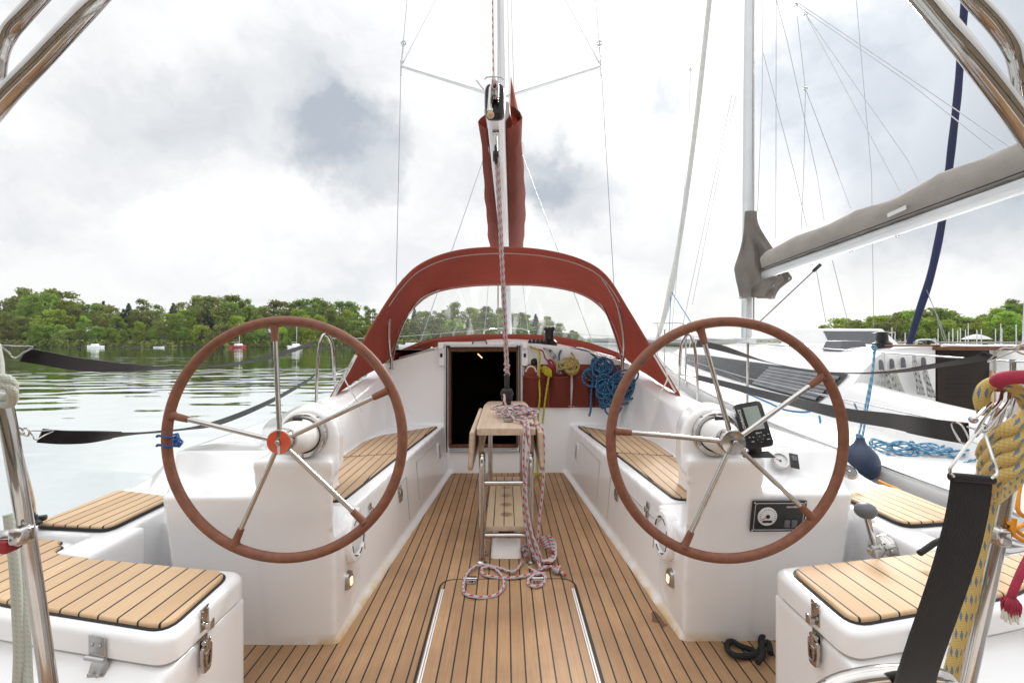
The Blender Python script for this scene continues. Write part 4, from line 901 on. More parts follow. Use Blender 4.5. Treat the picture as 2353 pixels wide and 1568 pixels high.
for k in range(17): a = R(225-16.9*k); box(bm, (-.048+.030*math.cos(a), .003+.030*math.sin(a), .0147), (.006, .0013, .001), rot=Matrix.Rotation(a, 3, 'Z'))
xform(bm, M_); yp('tachometer_marks', bm, 'black_rubber', EP)
bm = BM(); box(bm, (-.060, -.004, .0155), (.026, .0018, .001), rot=Matrix.Rotation(R(20), 3, 'Z')); xform(bm, M_); yp('tachometer_needle', bm, 'red_needle', EP)
bm = BM(); box(bm, (.034, -.030, .010), (.022, .030, .008), bev=.002); box(bm, (.062, -.030, .010), (.022, .030, .008), bev=.002); xform(bm, M_); yp('panel_switch', bm, 'grey_plastic', EP)
yp('panel_lettering', text_bm('nannidiesel', .013, M_ @ Matrix.Translation((.055, .042, .0085))), 'white_print', EP, smooth=0)
bm = BM()
for x in (-.101, .101):
    for y in (-.059, .059): lathe(bm, [(.004, .008), (.003, .010), (.0001, .010)], (x, y, 0), n=10)
xform(bm, M_); yp('panel_screw', bm, 'steel_dull', EP)
# throttle on the outboard well wall
# the well wall outboard (aft of the console)
bm = BM(); lathe(bm, [(.055, -.10), (.055, .0), (.045, .02), (.024, .03), (.022, .055), (.0001, .058)], L(2034, 1262, 1.80), rot=Vector((-.72, -.62, .1)).to_track_quat('Z', 'Y').to_euler(), n=30); TH_ = yp('throttle_base', bm, 'steel')
k0, k1 = L(2012, 1262, 1.725), L(1989, 1180, 1.70)
bm = BM(); lathe(bm, [(.024, -.03), (.026, 0), (.024, .022), (.0001, .026)], k0, rot=Vector((-.72, -.62, .1)).to_track_quat('Z', 'Y').to_euler(), n=22); tube(bm, [k0, k1], [.012, .0095], 12); yp('throttle_lever', bm, 'steel', TH_)
bm = BM(); sphere(bm, L(1988, 1172, 1.70), .036, 1, 1, .80, seg=22); yp('throttle_knob', bm, 'grey_plastic', TH_)

# ---- stern arch, pushpit, gates, lifelines
def ytube(name, pts, r, mat='steel', n=12, k=8, parent=None):
    bm = BM(); tube(bm, catmull([L(*p) for p in pts], k), r, n); return yp(name, bm, mat, parent)
ytube('stern_arch_tube', [(1176, -420, .80), (760, -400, .82), (520, -300, .85), (330, -118, .86), (200, 22, .83), (100, 130, .82), (0, 238, .82), (-100, 380, .85), (-130, 580, .90), (-70, 760, .95), (0, 900, .97), (40, 1100, .98), (78, 1330, 1.0), (112, 1568, 1.0), (130, 1720, 1.0), (148, 1900, 1.0)], .0148)
ytube('stern_arch_tube', [(1176, -440, .95), (700, -420, .97), (430, -330, .99), (210, -130, .99), (120, -36, .98), (50, 40, .97), (18, 80, .97), (-2, 130, .97), (-16, 230, .98), (-70, 400, .92), (-125, 560, .89)], .0145)
ytube('stern_arch_tube', [(1176, -420, .80), (1580, -410, .83), (1800, -330, .86), (1990, -150, .88), (2126, 2, .86), (2240, 140, .84), (2370, 318, .84), (2450, 460, .86), (2475, 640, .90), (2420, 800, .92), (2352, 930, .94), (2318, 1075, .95), (2268, 1320, .95), (2214, 1568, .95), (2180, 1720, .95), (2150, 1900, .95)], .0175)
ytube('stern_arch_tube', [(1176, -440, .95), (1620, -425, .97), (1900, -330, .98), (2120, -130, .96), (2238, 2, .95), (2296, 68, .95), (2330, 122, .95), (2346, 190, .95), (2362, 290, .96), (2410, 420, .92), (2462, 560, .88)], .0155)
ytube('pushpit_leg', [(4, 880, 1.45), (22, 980, 1.5), (52, 1090, 1.6), (68, 1150, 1.72), (72, 1185, 1.80)], .0150)
ytube('pushpit_leg', [(2300, 930, 1.35), (2272, 1010, 1.42), (2250, 1110, 1.5), (2225, 1200, 1.65), (2215, 1260, 1.72)], .0150)
ytube('pushpit_rail', [(1868, 2430, .80), (1868, 1900, .78), (1872, 1650, .76), (1890, 1595, .76), (1935, 1568, .76), (2010, 1552, .75), (2085, 1548, .74), (2140, 1550, .73), (2178, 1572, .73), (2200, 1635, .73), (2206, 1900, .76), (2206, 2430, .80)], .0150)
ytube('pushpit_rail', [(2292, 1228, .95), (2325, 1236, 1.0), (2400, 1250, 1.1)], .0145)
ytube('pushpit_rail', [(2283, 1262, .95), (2320, 1262, 1.0), (2400, 1240, 1.15)], .0120)
ytube('pushpit_rail', [(50, 1228, .98), (10, 1232, .97), (-60, 1240, 1.0)], .0135)
for q in ((50, 1228, .965), (2292, 1229, .935)):
    bm = BM(); box(bm, L(*q), (.03, .035, .036), bev=.008, seg=3); yp('tube_clamp', bm, 'steel')
bm = BM(); box(bm, L(14, 1252, .965), (.030, .03, .026), bev=.004); yp('clamp_pad', bm, 'boat_red')
bm = BM(); lathe(bm, [(.032, 0), (.032, .008), (.02, .02), (.018, .035)], L(72, 1192, 1.80)-Vector((0, 0, .02)), n=20); box(bm, L(66, 1190, 1.8)+Vector((.0, .02, -.01)), (.075, .026, .020), rot=Matrix.Rotation(.5, 3, 'Z'), bev=.006); box(bm, L(60, 1178, 1.8)+Vector((-.005, .0, .01)), (.035, .04, .05), bev=.012, seg=3); yp('mooring_cleat', bm, 'black_plastic')
for s, ua, ub in ((-1, 726, 768), (1, 1603, 1560)):
    Yg = 4.02
    pts = [(ua-s*-2 if False else ua, 925, Yg), (ua+(2 if s < 0 else -2), 860, Yg), (ua+(7 if s < 0 else -7), 800, Yg), (ua+(14 if s < 0 else -14), 774, Yg+.02), (ua+(22 if s < 0 else -22), 768, Yg+.05), (ua+(31 if s < 0 else -31), 778, Yg+.08), (ub-(4 if s < 0 else -4), 800, Yg+.1), (ub, 860, Yg+.15), (ub+(4 if s < 0 else -4), 915, Yg+.2)]
    ytube('gate_stanchion', pts, .0125, k=5)
    ytube('gate_brace', [(ua+(3 if s < 0 else -3), 866, Yg), (ub, 860, Yg+.15), (ub+(70 if s < 0 else -70), 852, 4.9)], .006, k=3)
    for i, (z0, zz) in enumerate(((.60, 1.215), (.60, .90))):
        a = L(ub-(6 if s < 0 else -6), 777 if i == 0 else 858, Yg+.12)
        bm = BM(); tube(bm, [a, Vector((s*1.70, 6.0, .72+(.52 if i == 0 else .26))), Vector((s*1.18, 8.4, .82+(.52 if i == 0 else .26))), Vector((s*.55, 10.1, .9+(.55 if i == 0 else .28)))], .0035, 6); yp('lifeline', bm, 'wire')
    for (x, y, z) in ((1.70, 6.0, .70), (1.18, 8.4, .80)):
        bm = BM(); tube(bm, [(s*x, y, z), (s*x, y, z+.56)], .0115, 10); lathe(bm, [(.035, 0), (.03, .02), (.014, .04)], (s*x, y, z-.01), n=14); yp('stanchion', bm, 'steel')
bm = BM()
for s in SD: tube(bm, catmull([(s*.55, 10.1, .88), (s*.5, 10.2, 1.35), (s*.42, 10.4, 1.46), (s*.2, 10.85, 1.5), (0, 10.9, 1.5)], 5), .0125, 10)
yp('pulpit', bm, 'steel')
bm = BM(); tube(bm, [(0, 10.6, .96), mastp(13.5)+Vector((0, -.0, 0))], .03, 10); yp('furled_foresail', bm, 'white_sail')

# ================================================================== THINGS ABOARD
def WL(p): return YM @ Vector(p)
def wtop(name, bm, mat, label, cat, group=None, **kw): return tag(part(name, bm, mat, None, **kw), label, cat, group)
# ---- webbing straps with their metal ends
def strap(name, pts, w, th, mat, label, wdirs=None, sew=10):
    c = catmull([W(*p) for p in pts], 8)
    root = thing(name, label, 'strap', c[0])
    bm = BM(); n = len(c); wd_ = (0, 0, 1) if wdirs is None else [Vector(wdirs[0]).lerp(Vector(wdirs[-1]), i/(n-1)) if len(wdirs) == 2 else catmull(wdirs, 8)[min(i, 8*(len(wdirs)-1))] for i in range(n)]
    ww = w if not isinstance(w, tuple) else [w[0]+(w[1]-w[0])*i/(n-1) for i in range(n)]
    ribbon(bm, c, wd_, ww, th); part('webbing', bm, mat, root)
    bm = BM(); ribbon(bm, c[:sew] if sew > 0 else c[sew:], (wd_[:sew] if sew > 0 else wd_[sew:]) if isinstance(wd_, list) else wd_, w*1.06, th*2.6); part('sewn_end', bm, mat, root)
    return root, c
def triring(bm, a, b_, c, r=.0022): tube(bm, catmull([a, (a+b_)/2, b_, (b_+c)/2, c, (c+a)/2], 3, closed=True), r, 6, closed=True)
st, c = strap('lifeline_strap', [(52, 814, 1.50), (100, 822, 1.55), (180, 836, 1.68), (300, 845, 1.95), (430, 844, 2.35), (560, 832, 2.9), (660, 808, 3.5), (724, 786, 3.99)], .043, .003, 'black_webbing', 'black strap from the left stern tube to the top of the left gate', wdirs=[(.35, .1, 1), (.3, .05, .9), (.3, .2, .9), (.5, .3, .5), (.9, .4, .12), (.8, .5, .45), (.5, .6, .9), (.5, .6, 1)], sew=22)
bm = BM(); triring(bm, W(34, 822, 1.47), W(76, 796, 1.50), W(4, 794, 1.45)); tube(bm, [W(4, 794, 1.45), W(-30, 800, 1.40)], .004, 6); part('strap_ring', bm, 'steel', st)
st, c = strap('lifeline_strap', [(92, 1000, 1.50), (150, 1004, 1.56), (230, 1002, 1.66), (330, 994, 1.85), (430, 984, 2.0), (520, 964, 2.4), (620, 922, 3.0), (700, 878, 3.75), (722, 862, 4.0)], .042, .003, 'black_webbing', 'black strap passing behind the left wheel hub height, lower of the two left straps', wdirs=[(.25, .1, 1), (.2, .1, 1), (.5, .3, .5), (1, .3, .15), (.9, .4, .25), (.5, .6, .9), (.4, .6, 1), (.4, .6, 1), (.4, .6, 1)], sew=20)
bm = BM(); triring(bm, W(82, 1010, 1.48), W(124, 988, 1.52), W(68, 990, 1.46)); ring(bm, W(60, 992, 1.47), .013, .0028, (.2, 1, .1), 16, 6); ring(bm, W(48, 990, 1.46), .012, .0028, (.8, .4, .4), 16, 6); part('snap_hook', bm, 'steel', st)
st, c = strap('lifeline_strap', [(1601, 787, 4.0), (1660, 800, 3.5), (1760, 830, 2.9), (1860, 850, 2.4), (1960, 857, 2.1), (2060, 853, 1.9), (2160, 838, 1.7), (2250, 822, 1.58), (2275, 814, 1.55)], .050, .003, 'black_webbing', 'thin dark strap in front of the neighbouring cabin, upper of the two right straps', wdirs=[(.1, 0, 1), (-.2, 0, .8), (-.8, .2, .3), (-1, .3, .08), (-1, .3, .04), (-1, .3, .05), (-1, .35, .08), (-1, .3, .18), (-1, .3, .3)], sew=-5)
bm = BM(); triring(bm, W(2268, 832, 1.52), W(2300, 800, 1.50), W(2344, 800, 1.46)); tube(bm, catmull([W(2330, 800, 1.46), W(2345, 792, 1.45), W(2375, 790, 1.43), W(2400, 800, 1.42)], 4), .004, 8); tube(bm, catmull([W(2336, 806, 1.46), W(2350, 812, 1.45), W(2380, 815, 1.43)], 4), .004, 8); part('snap_hook', bm, 'steel', st)
st, c = strap('lifeline_strap', [(1604, 867, 3.95), (1680, 886, 3.3), (1780, 912, 2.6), (1880, 937, 2.0), (1960, 954, 1.7), (2040, 965, 1.45), (2110, 978, 1.25), (2170, 988, 1.15), (2222, 995, 1.08)], .046, .003, 'black_webbing', 'wide black strap behind the right wheel with buckle, lower of the two right straps', wdirs=[(0, 0, 1), (0, 0, 1)], sew=-20)
bm = BM(); tube(bm, catmull([W(2186, 973, 1.10), W(2206, 974, 1.08), W(2226, 1012, 1.06), W(2206, 1014, 1.08)], 4, closed=True), .0022, 6, closed=True); tube(bm, [W(2222, 980, 1.06), W(2250, 990, 1.0), W(2262, 994, .95)], .0018, 6); part('strap_ring', bm, 'steel', st)
# the broad strap hanging in the foreground on a carabiner
root = thing('hanging_strap', 'broad black webbing strap hanging from a steel triangle clip beside the right stern tube', 'strap', W(2112, 1540, .72))
wd_ = (1, 0, -.10); pts = catmull([W(2232, 1094, .66), W(2226, 1150, .66), (W(2212, 1220, .66)), W(2190, 1300, .66), W(2160, 1390, .67), (W(2125, 1490, .69)), W(2106, 1548, .71), W(2098, 1580, .73)], 6)
bm = BM(); ribbon(bm, pts, wd_, .056, .004); part('webbing', bm, 'black_webbing', root)
bm = BM(); tube(bm, [W(2184, 1094, .66), W(2280, 1102, .66)], .0062, 10); part('sewn_loop', bm, 'black_webbing', root)
bm = BM(); tube(bm, catmull([W(2190, 1094, .655), W(2182, 1078, .655), W(2200, 1050, .66), W(2242, 995, .68), W(2262, 975, .69), W(2264, 1000, .69), W(2280, 1050, .67), W(2290, 1085, .66), W(2276, 1100, .655)], 5), .0021, 8); part('triangle_ring', bm, 'steel', root)
bm = BM(); tube(bm, catmull([W(2252, 990, .69), W(2240, 1000, .69), W(2262, 960, .70), W(2295, 925, .71), W(2303, 900, .72), W(2318, 898, .72), W(2314, 925, .71), W(2285, 962, .70), W(2268, 985, .69)], 5, closed=True), .0024, 8, closed=True); tube(bm, [W(2236, 965, .69), W(2262, 940, .70), W(2278, 925, .71)], .0020, 8); sphere(bm, W(2236, 963, .69), .006, seg=10); part('snap_hook', bm, 'steel', root)
# yellow and blue rope made off round the stern tube
bm = BM()
def rtube(bm, pts, r, k=7, n=10): tube(bm, catmull([W(*p) for p in pts], k), r, n)
for j in range(4):
    y0 = 985+j*34; rtube(bm, [(2395, y0-75, .86), (2372, y0-52, .74), (2330, y0-12, .70), (2290, y0+14, .71), (2262+j*2, y0+46, .745), (2266+j*4, y0+62, .80), (2330, y0+20, .86), (2390, y0-40, .88)], .0100)
rtube(bm, [(2262, 948, .74), (2254, 915, .735), (2266, 888, .73), (2300, 878, .72), (2345, 905, .72), (2365, 950, .73), (2350, 1000, .74)], .0098)
rtube(bm, [(2300, 1085, .76), (2285, 1130, .77), (2262, 1230, .77), (2238, 1330, .77), (2208, 1440, .77), (2176, 1560, .77), (2165, 1620, .77)], .0078)
rtube(bm, [(2292, 1080, .78), (2276, 1150, .785), (2250, 1280, .785), (2232, 1390, .785), (2205, 1480, .785), (2190, 1560, .785), (2180, 1620, .785)], .0075)
wtop('mooring_rope', bm, 'rope_yellow_blue', 'yellow rope with blue flecks knotted round the right stern tube', 'rope')
bm = BM(); rtube(bm, [(2292, 885, .735), (2296, 872, .71), (2330, 866, .69), (2370, 868, .69), (2420, 880, .72)], .0105); wtop('lashing_line', bm, 'red_rope', 'short crimson line wrapped on top of the yellow and blue knot', 'rope')
bm = BM(); rtube(bm, [(2380, 1250, .86), (2352, 1300, .84), (2332, 1345, .83), (2322, 1372, .83)], .0062); RT = thing('frayed_line', 'crimson rope end with a frayed white tassel hanging in front of the right locker pad', 'rope', W(2322, 1400, .83)); part('line', bm, 'red_rope', RT)
bm = BM()
for k in range(26):
    a = random.random()*PI2; q = W(2322, 1370, .83); e = q+Vector((math.cos(a)*.012, math.sin(a)*.012, -.022-random.random()*.010)); tube(bm, catmull([q, (q+e)/2+Vector((math.cos(a)*.005, math.sin(a)*.005, .004)), e], 3), [.003, .003, .0025, .0022, .002, .0015, .001], 5)
part('red_tuft', bm, 'red_rope', RT)
bm = BM()
for k in range(24):
    a = random.random()*PI2; q = W(2320, 1388, .83); e = q+Vector((math.cos(a)*.011, math.sin(a)*.010, -.018-random.random()*.012)); tube(bm, catmull([q, (q+e)/2+Vector((math.cos(a)*.005, 0, .003)), e], 3), .002, 5)
part('white_tuft', bm, 'white_rope', RT)
# left stern tube: white knot and pale tail
bm = BM()
for (dy, r_) in ((0, 1), (16, 1.05)): rtube(bm, [(-40, 880+dy, .78), (-5, 868+dy, .76), (20, 872+dy, .76), (30, 892+dy, .77), (20, 912+dy, .80), (-20, 905+dy, .82)], .0072)
rtube(bm, [(-8, 790, .80), (0, 830, .79), (2, 865, .78)], .005)
wtop('knot_rope', bm, 'rope_green_white', 'pale rope with green flecks knotted round the top of the left stern tube', 'rope')
bm = BM(); rtube(bm, [(20, 1180, 1.10), (34, 1300, 1.10), (40, 1400, 1.10), (44, 1500, 1.10), (40, 1600, 1.1)], .0105); rtube(bm, [(30, 1180, 1.12), (46, 1290, 1.12), (56, 1420, 1.11), (62, 1520, 1.11), (66, 1600, 1.1)], .0095); wtop('hanging_rope', bm, 'rope_green_white', 'pale rope with green flecks hanging down beside the left stern tube', 'rope')
# orange lashing outside the right tube
bm = BM()
for q in ([(2345, 1100, 1.0), (2338, 1150, .98), (2345, 1180, .97), (2400, 1200, .97)], [(2322, 1215, .93), (2350, 1205, .95), (2400, 1180, 1.0)], [(2318, 1200, .93), (2345, 1225, .94), (2380, 1245, .95)], [(2330, 1190, .92), (2328, 1225, .92), (2350, 1240, .92)]): rtube(bm, q, .0042)
wtop('orange_lashing', bm, 'orange_rope', 'thin orange cord lashed around the rail outside the right stern tube', 'cord')
# blue cord on the port wheel rim
hubL = WL(L(643, 1014, 1.51)); rimc = W(391, 1012, 1.545)
bm = BM()
for dv in (-12, 9):
    q = W(391, 1012+dv, 1.545); tube(bm, [q+Vector((math.cos(a)*.0215, math.sin(a)*.0215, .003*math.sin(2*a))) for a in [PI2*k/18 for k in range(18)]], .0032, 6, closed=True)
    tube(bm, catmull([q+Vector((-.02, -.008, 0)), q+Vector((-.032, -.012, .002)), q+Vector((-.036, -.01, -.002))], 4), .0042, 6)
for k in range(9):
    a = k*.7; q = W(408, 1013, 1.52)+Vector((.008*math.cos(a*3), .004*math.sin(k), .011*math.sin(a*2.3))); ring(bm, q, .0075, .0032, (math.cos(k), math.sin(k*1.7), math.cos(k*2.1)), 12, 6)
wtop('cord_tie', bm, 'navy_cord', 'small dark blue cord tied around the rim of the left wheel', 'cord')
# ---- chartplotter on its bracket
FM = YM @ face_mat(L(1730, 977, 1.775), (-.10, -.93, .30), (-.165, .25, 1)) @ Matrix.Scale(.93, 4)
root = thing('fishfinder', 'black handheld sized sonar screen on a bracket beside the right wheel hub', 'sonar display', W(1746, 1052, 1.95))
bm = BM(); prism(bm, [(x, y, -.022) for x, y in round_poly([(-.050, -.086), (.050, -.086), (.052, .092), (-.052, .092)], .016, 5)], [(x, y, .010) for x, y in round_poly([(-.053, -.090), (.053, -.090), (.055, .094), (-.055, .094)], .016, 5)], .005, 3); xform(bm, FM); part('case', bm, 'black_plastic', root)
bm = BM(); box(bm, (.006, .028, .011), (.066, .100, .003), bev=.001); xform(bm, FM); scr = part('bezel', bm, 'black_rubber', root)
bm = BM(); box(bm, (.006, .028, .013), (.060, .094, .001)); xform(bm, FM); part('screen', bm, 'lens_screen', scr)
part('maker_name', text_bm('LOWRANCE', .0155, FM @ Matrix.Translation((-.040, .028, .0105)) @ Matrix.Rotation(R(90), 4, 'Z')), 'white_print', root, smooth=0)
part('model_name', text_bm('Elite-4', .009, FM @ Matrix.Translation((.008, -.032, .0105))), 'white_print', root, smooth=0)
for k, (x, y, w, h) in enumerate(((-.034, -.044, .012, .010), (-.019, -.046, .012, .010), (.024, -.045, .014, .010), (.040, -.043, .012, .010), (-.026, -.062, .022, .012), (.036, -.062, .024, .012))):
    bm = BM(); box(bm, (x, y, .0115), (w, h, .005), bev=.002); xform(bm, FM); b_ = part('button', bm, 'black_rubber', root)
    bm = BM(); box(bm, (x, y, .0143), (w*.5, .0018, .0006)); xform(bm, FM); part('button_mark', bm, 'white_print', b_)
bm = BM(); lathe(bm, [(.018, .010), (.018, .015), (.014, .017), (.0001, .016)], (.004, -.058, 0), n=24); xform(bm, FM); b_ = part('cursor_pad', bm, 'black_rubber', root)
bm = BM()
for k in range(4): sphere(bm, (.004+.011*math.cos(PI/2*k), -.058+.011*math.sin(PI/2*k), .0168), .0012, seg=6)
xform(bm, FM); part('pad_mark', bm, 'white_print', b_)
bm = BM(); b0 = W(1738, 1046, 1.80); prism(bm, [b0+Vector((x, y, 0)) for x, y in round_poly([(-.075, -.035), (.062, -.035), (.03, .05), (-.05, .05)], .015)], [b0+Vector((x*.6, y*.6, .022)) for x, y in round_poly([(-.075, -.035), (.062, -.035), (.03, .05), (-.05, .05)], .015)], .004, 2)
tube(bm, [b0+Vector((-.008, 0, .015)), FM @ Vector((0, -.070, -.03))], [.026, .020], 14); part('bracket', bm, 'black_plastic', root)
# ---- storage pockets on the bulkhead
def pocket(x0, x1, folds, label):
    root = thing('storage_pocket', label, 'storage bag', WL(((x0+x1)/2, 4.28, .54))); z0, z1, zm = .60, .985, .905
    yb = 4.292
    bm = BM(); prism(bm, [YM @ Vector(p) for p in ((x0-.01, yb, z0), (x1, yb, z0-.005), (x1, yb, z1), (x0+.02, yb, z1+.008))], [YM @ Vector(p) for p in ((x0-.01, yb-.006, z0), (x1, yb-.006, z0-.005), (x1, yb-.006, z1), (x0+.02, yb-.006, z1+.008))]); part('backing', bm, 'red_canvas', root)
    for (a, b_) in folds:
        bm = BM(); secs = []; n = 14
        for j in range(9):
            t = j/8; z = z0+.012+(zm-z0-.03)*t; row = []
            for i in range(n+1):
                u = i/n; x = a+(b_-a)*u; bulge = math.sin(PI*u)**.6*(.032+.040*t)+.006*math.sin(u*17+t*5)*t
                row.append(YM @ Vector((x, yb-.008-bulge, z-.012*math.sin(PI*u)*t)))
            secs.append(row)
        loft(bm, secs); bmesh.ops.solidify(bm, geom=bm.faces[:], thickness=.003); PK = part('pocket', bm, 'red_canvas', root)
        bm = BM(); tube(bm, [p+Vector((0, -.003, 0)) for p in secs[-1]], .0045, 6); part('pocket_hem', bm, 'red_canvas', PK)
    for (x, z) in ((x0+.03, z1-.01), ((x0+x1)/2, z1-.012), (x1-.015, z1-.015), (x1-.015, z0+.008), (x0+.01, z0+.01)):
        bm = BM(); lathe(bm, [(.008, 0), (.006, .003), (.0001, .004)], (0, 0, 0), n=10); xform(bm, YM @ face_mat((x, yb-.008, z), (0, -1, 0))); part('press_stud', bm, 'steel', root)
pocket(.135, .575, ((.138, .362), (.378, .568)), 'red canvas storage pocket with yellow rope tucked in, nearer the companionway')
pocket(.592, 1.030, ((.596, .80), (.815, 1.022)), 'red canvas storage pocket behind the hanging blue rope, farther from the companionway')
# ---- lines from the clutches
def coil(center, turns, rad, squash, seed, jit=.02, ydepth=.03, per=10):
    rn = random.Random(seed); pts = []; cx = cz = cy = 0; r0 = rad; tl_ = 0; a = rn.random()*6
    tgt = (0, 0, 0, rad, 0)
    for k in range(turns*per):
        if k % per == 0: old = tgt; tgt = (rn.uniform(-jit, jit)*1.6, rn.uniform(-jit, jit)*1.3, rn.uniform(-.5, 1)*ydepth, rad*rn.uniform(.45, 1.15), rn.uniform(-.5, .5))
        t = (k % per)/per; cx, cz, cy, r0, tl_ = [o+(n-o)*t for o, n in zip(old, tgt)]; a += PI2/per
        dx = math.cos(a)*r0*squash[0]; dz = math.sin(a)*r0*squash[1]
        pts.append(Vector(center)+Vector((cx+dx*math.cos(tl_)-dz*math.sin(tl_), -cy+ydepth*.4*math.sin(a*.5), cz+dx*math.sin(tl_)+dz*math.cos(tl_))))
    return pts
bm = BM(); rtube(bm, [(1213, 792, 4.36), (1222, 798, 4.28), (1238, 806, 4.25), (1240, 830, 4.24), (1238, 870, 4.23), (1240, 910, 4.22), (1236, 955, 4.24), (1236, 1010, 4.27), (1234, 1060, 4.28), (1236, 1092, 4.22), (1230, 1102, 4.1), (1222, 1096, 4.05), (1232, 1088, 4.1), (1240, 1094, 4.15), (1237, 1116, 4.0), (1226, 1122, 3.9), (1236, 1110, 3.95)], .0085, 6, 8)
rtube(bm, [(1262, 858, 4.215), (1258, 880, 4.22), (1252, 920, 4.22), (1246, 972, 4.24)], .0085, 6, 8)
for k in range(5): rtube(bm, [(1242+k*3, 846+k*2, 4.215), (1252, 842+k*4, 4.20), (1266, 852+k*3, 4.21), (1258, 862, 4.225), (1244+k*2, 850+k*2, 4.225)], .0075, 5, 8)
wtop('yellow_line', bm, 'yellow_rope', 'bright yellow line falling from the clutches past the red pockets to the teak floor', 'rope')
bm = BM(); rtube(bm, [(1220, 796, 4.30), (1228, 808, 4.26), (1236, 830, 4.25), (1235, 862, 4.25)], .007, 5, 8); rtube(bm, [(1207, 853, 4.24), (1214, 842, 4.23), (1226, 843, 4.23), (1232, 854, 4.24)], .008, 5, 8); wtop('cream_line', bm, 'white_rope', 'cream line looping out of the first red pocket beside the yellow one', 'rope')
bm = BM(); rtube(bm, [(1228, 800, 4.30), (1246, 806, 4.26), (1252, 822, 4.25), (1262, 832, 4.24), (1268, 842, 4.23), (1278, 856, 4.24)], .0065, 5, 8)
for k in range(4): rtube(bm, [(1258+k*2, 828, 4.23), (1266+k*2, 826+k*2, 4.22), (1270, 838+k*2, 4.22), (1262, 840, 4.23), (1258+k, 830, 4.23)], .006, 4, 8)
wtop('crimson_line', bm, 'red_rope', 'thin crimson line knotted above the first red pocket', 'rope')
bm = BM()
for k in range(3): rtube(bm, [(1248, 800, 4.30), (1262+k*3, 806, 4.27), (1274+k*4, 830, 4.24), (1281+k*4, 858, 4.24)], .006, 5, 8)
wtop('grey_line', bm, 'rope_black_white', 'pale grey doubled line dropping into the first red pocket', 'rope')
bm = BM(); rtube(bm, [(1308, 806, 4.35), (1316, 815, 4.27), (1322, 828, 4.24)], .0075, 5, 8)
tube(bm, catmull([YM @ (Vector((.575, 4.225, .965))+(p-Vector((0, 0, 0)))) for p in coil((0, 0, 0), 6, .062, (1.0, 1.0), 3, .022, .02)], 3), .0075, 8)
tube(bm, catmull([YM @ (Vector((.53, 4.22, 1.0))+p) for p in coil((0, 0, 0), 3, .055, (1.5, .8), 5, .02, .02)], 3), .0075, 8)
wtop('tan_coil', bm, 'tan_rope', 'mustard coloured rope coil hanging between the two red pockets', 'rope')
bm = BM(); rtube(bm, [(1300, 800, 4.40), (1288, 806, 4.3), (1284, 822, 4.25), (1290, 842, 4.24), (1304, 856, 4.24), (1325, 853, 4.24)], .009, 5, 8)
rtube(bm, [(1300, 800, 4.40), (1340, 804, 4.34), (1366, 818, 4.30), (1376, 832, 4.24)], .009, 5, 8)
ctr = L(1378, 850, 4.20)
tube(bm, catmull([YM @ (ctr+p) for p in coil((0, 0, 0), 17, .075, (1.1, .95), 1, .06, .05)], 3), .0082, 8)
c2 = L(1402, 886, 4.19); tube(bm, catmull([YM @ (c2+p) for p in coil((0, 0, 0), 15, .10, (1.25, .85), 2, .09, .05)], 3), .0082, 8)
c3 = L(1393, 915, 4.20); tube(bm, catmull([YM @ (c3+p) for p in coil((0, 0, 0), 7, .085, (.65, 1.25), 4, .05, .03)], 3), .0082, 8)
c4 = L(1425, 885, 4.22); tube(bm, catmull([YM @ (c4+p) for p in coil((0, 0, 0), 6, .08, (1.4, .6), 6, .05, .04)], 3), .0082, 8)
rtube(bm, [(1362, 870, 4.21), (1358, 900, 4.21), (1357, 935, 4.22), (1356, 945, 4.22), (1353, 955, 4.23)], .010, 5, 8)
rtube(bm, [(1392, 925, 4.2), (1390, 942, 4.2), (1402, 954, 4.2), (1418, 950, 4.2), (1428, 935, 4.2)], .009, 5, 8)
rtube(bm, [(1440, 880, 4.19), (1452, 895, 4.19), (1454, 912, 4.2), (1446, 912, 4.2), (1436, 898, 4.2)], .009, 5, 8)
wtop('blue_rope_coil', bm, 'rope_blue', 'large tangled coil of blue flecked rope hanging over the farther red pocket', 'rope')
# ---- mainsheet: boom block, fall, deck block, and the heap of red flecked rope
up0 = WL(bt-Vector((0, 0, .07))); dn = WL((TX+.004, 2.87, TZ+.255))
root = thing('mainsheet', 'red flecked rope running from the boom end to a black block on the table', 'rope', dn)
bm = BM(); box(bm, up0-Vector((0, 0, .05)), (.018, .05, .10), bev=.006); cyl(bm, up0-Vector((.016, 0, .055)), up0+Vector((.016, 0, -.055)), .028, n=20); part('upper_block', bm, 'black_plastic', root)
bm = BM(); tube(bm, [up0-Vector((0, 0, .06)), dn+Vector((-.004, 0, .02))], .0075, 8); part('rope_fall', bm, 'rope_red_grey', root)
bm = BM(); tube(bm, [up0-Vector((-.012, 0.02, .06)), dn+Vector((.010, 0, .02))], .0065, 8); part('rope_fall', bm, 'rope_red_grey', root)
bk = WL((TX+.004, 2.83, TZ+.148))
bm = BM(); box(bm, bk+Vector((0, 0, .085)), (.030, .022, .10), bev=.005); box(bm, bk+Vector((0, 0, .012)), (.070, .050, .075), bev=.018, seg=4); box(bm, bk+Vector((0, 0, .018)), (.080, .036, .028), bev=.012, seg=3); box(bm, bk-Vector((0, 0, .035)), (.052, .040, .03), bev=.010, seg=3); part('lower_block', bm, 'black_rubber', root)
bm = BM()
for k in range(6): q = dn+Vector((.004*math.sin(k*2), -.008, .02+.013*k)); ring(bm, q, .013, .006, (math.sin(k*1.3)*.6, .3, 1), 12, 6)
part('knot', bm, 'rope_red_grey', root)
bm = BM(); cyl(bm, bk-Vector((0, 0, .045)), bk-Vector((0, 0, .09)), .008, n=10); ring(bm, bk-Vector((0, 0, .085)), .012, .004, (1, 0, 0), 14, 6); part('shackle', bm, 'steel', root)
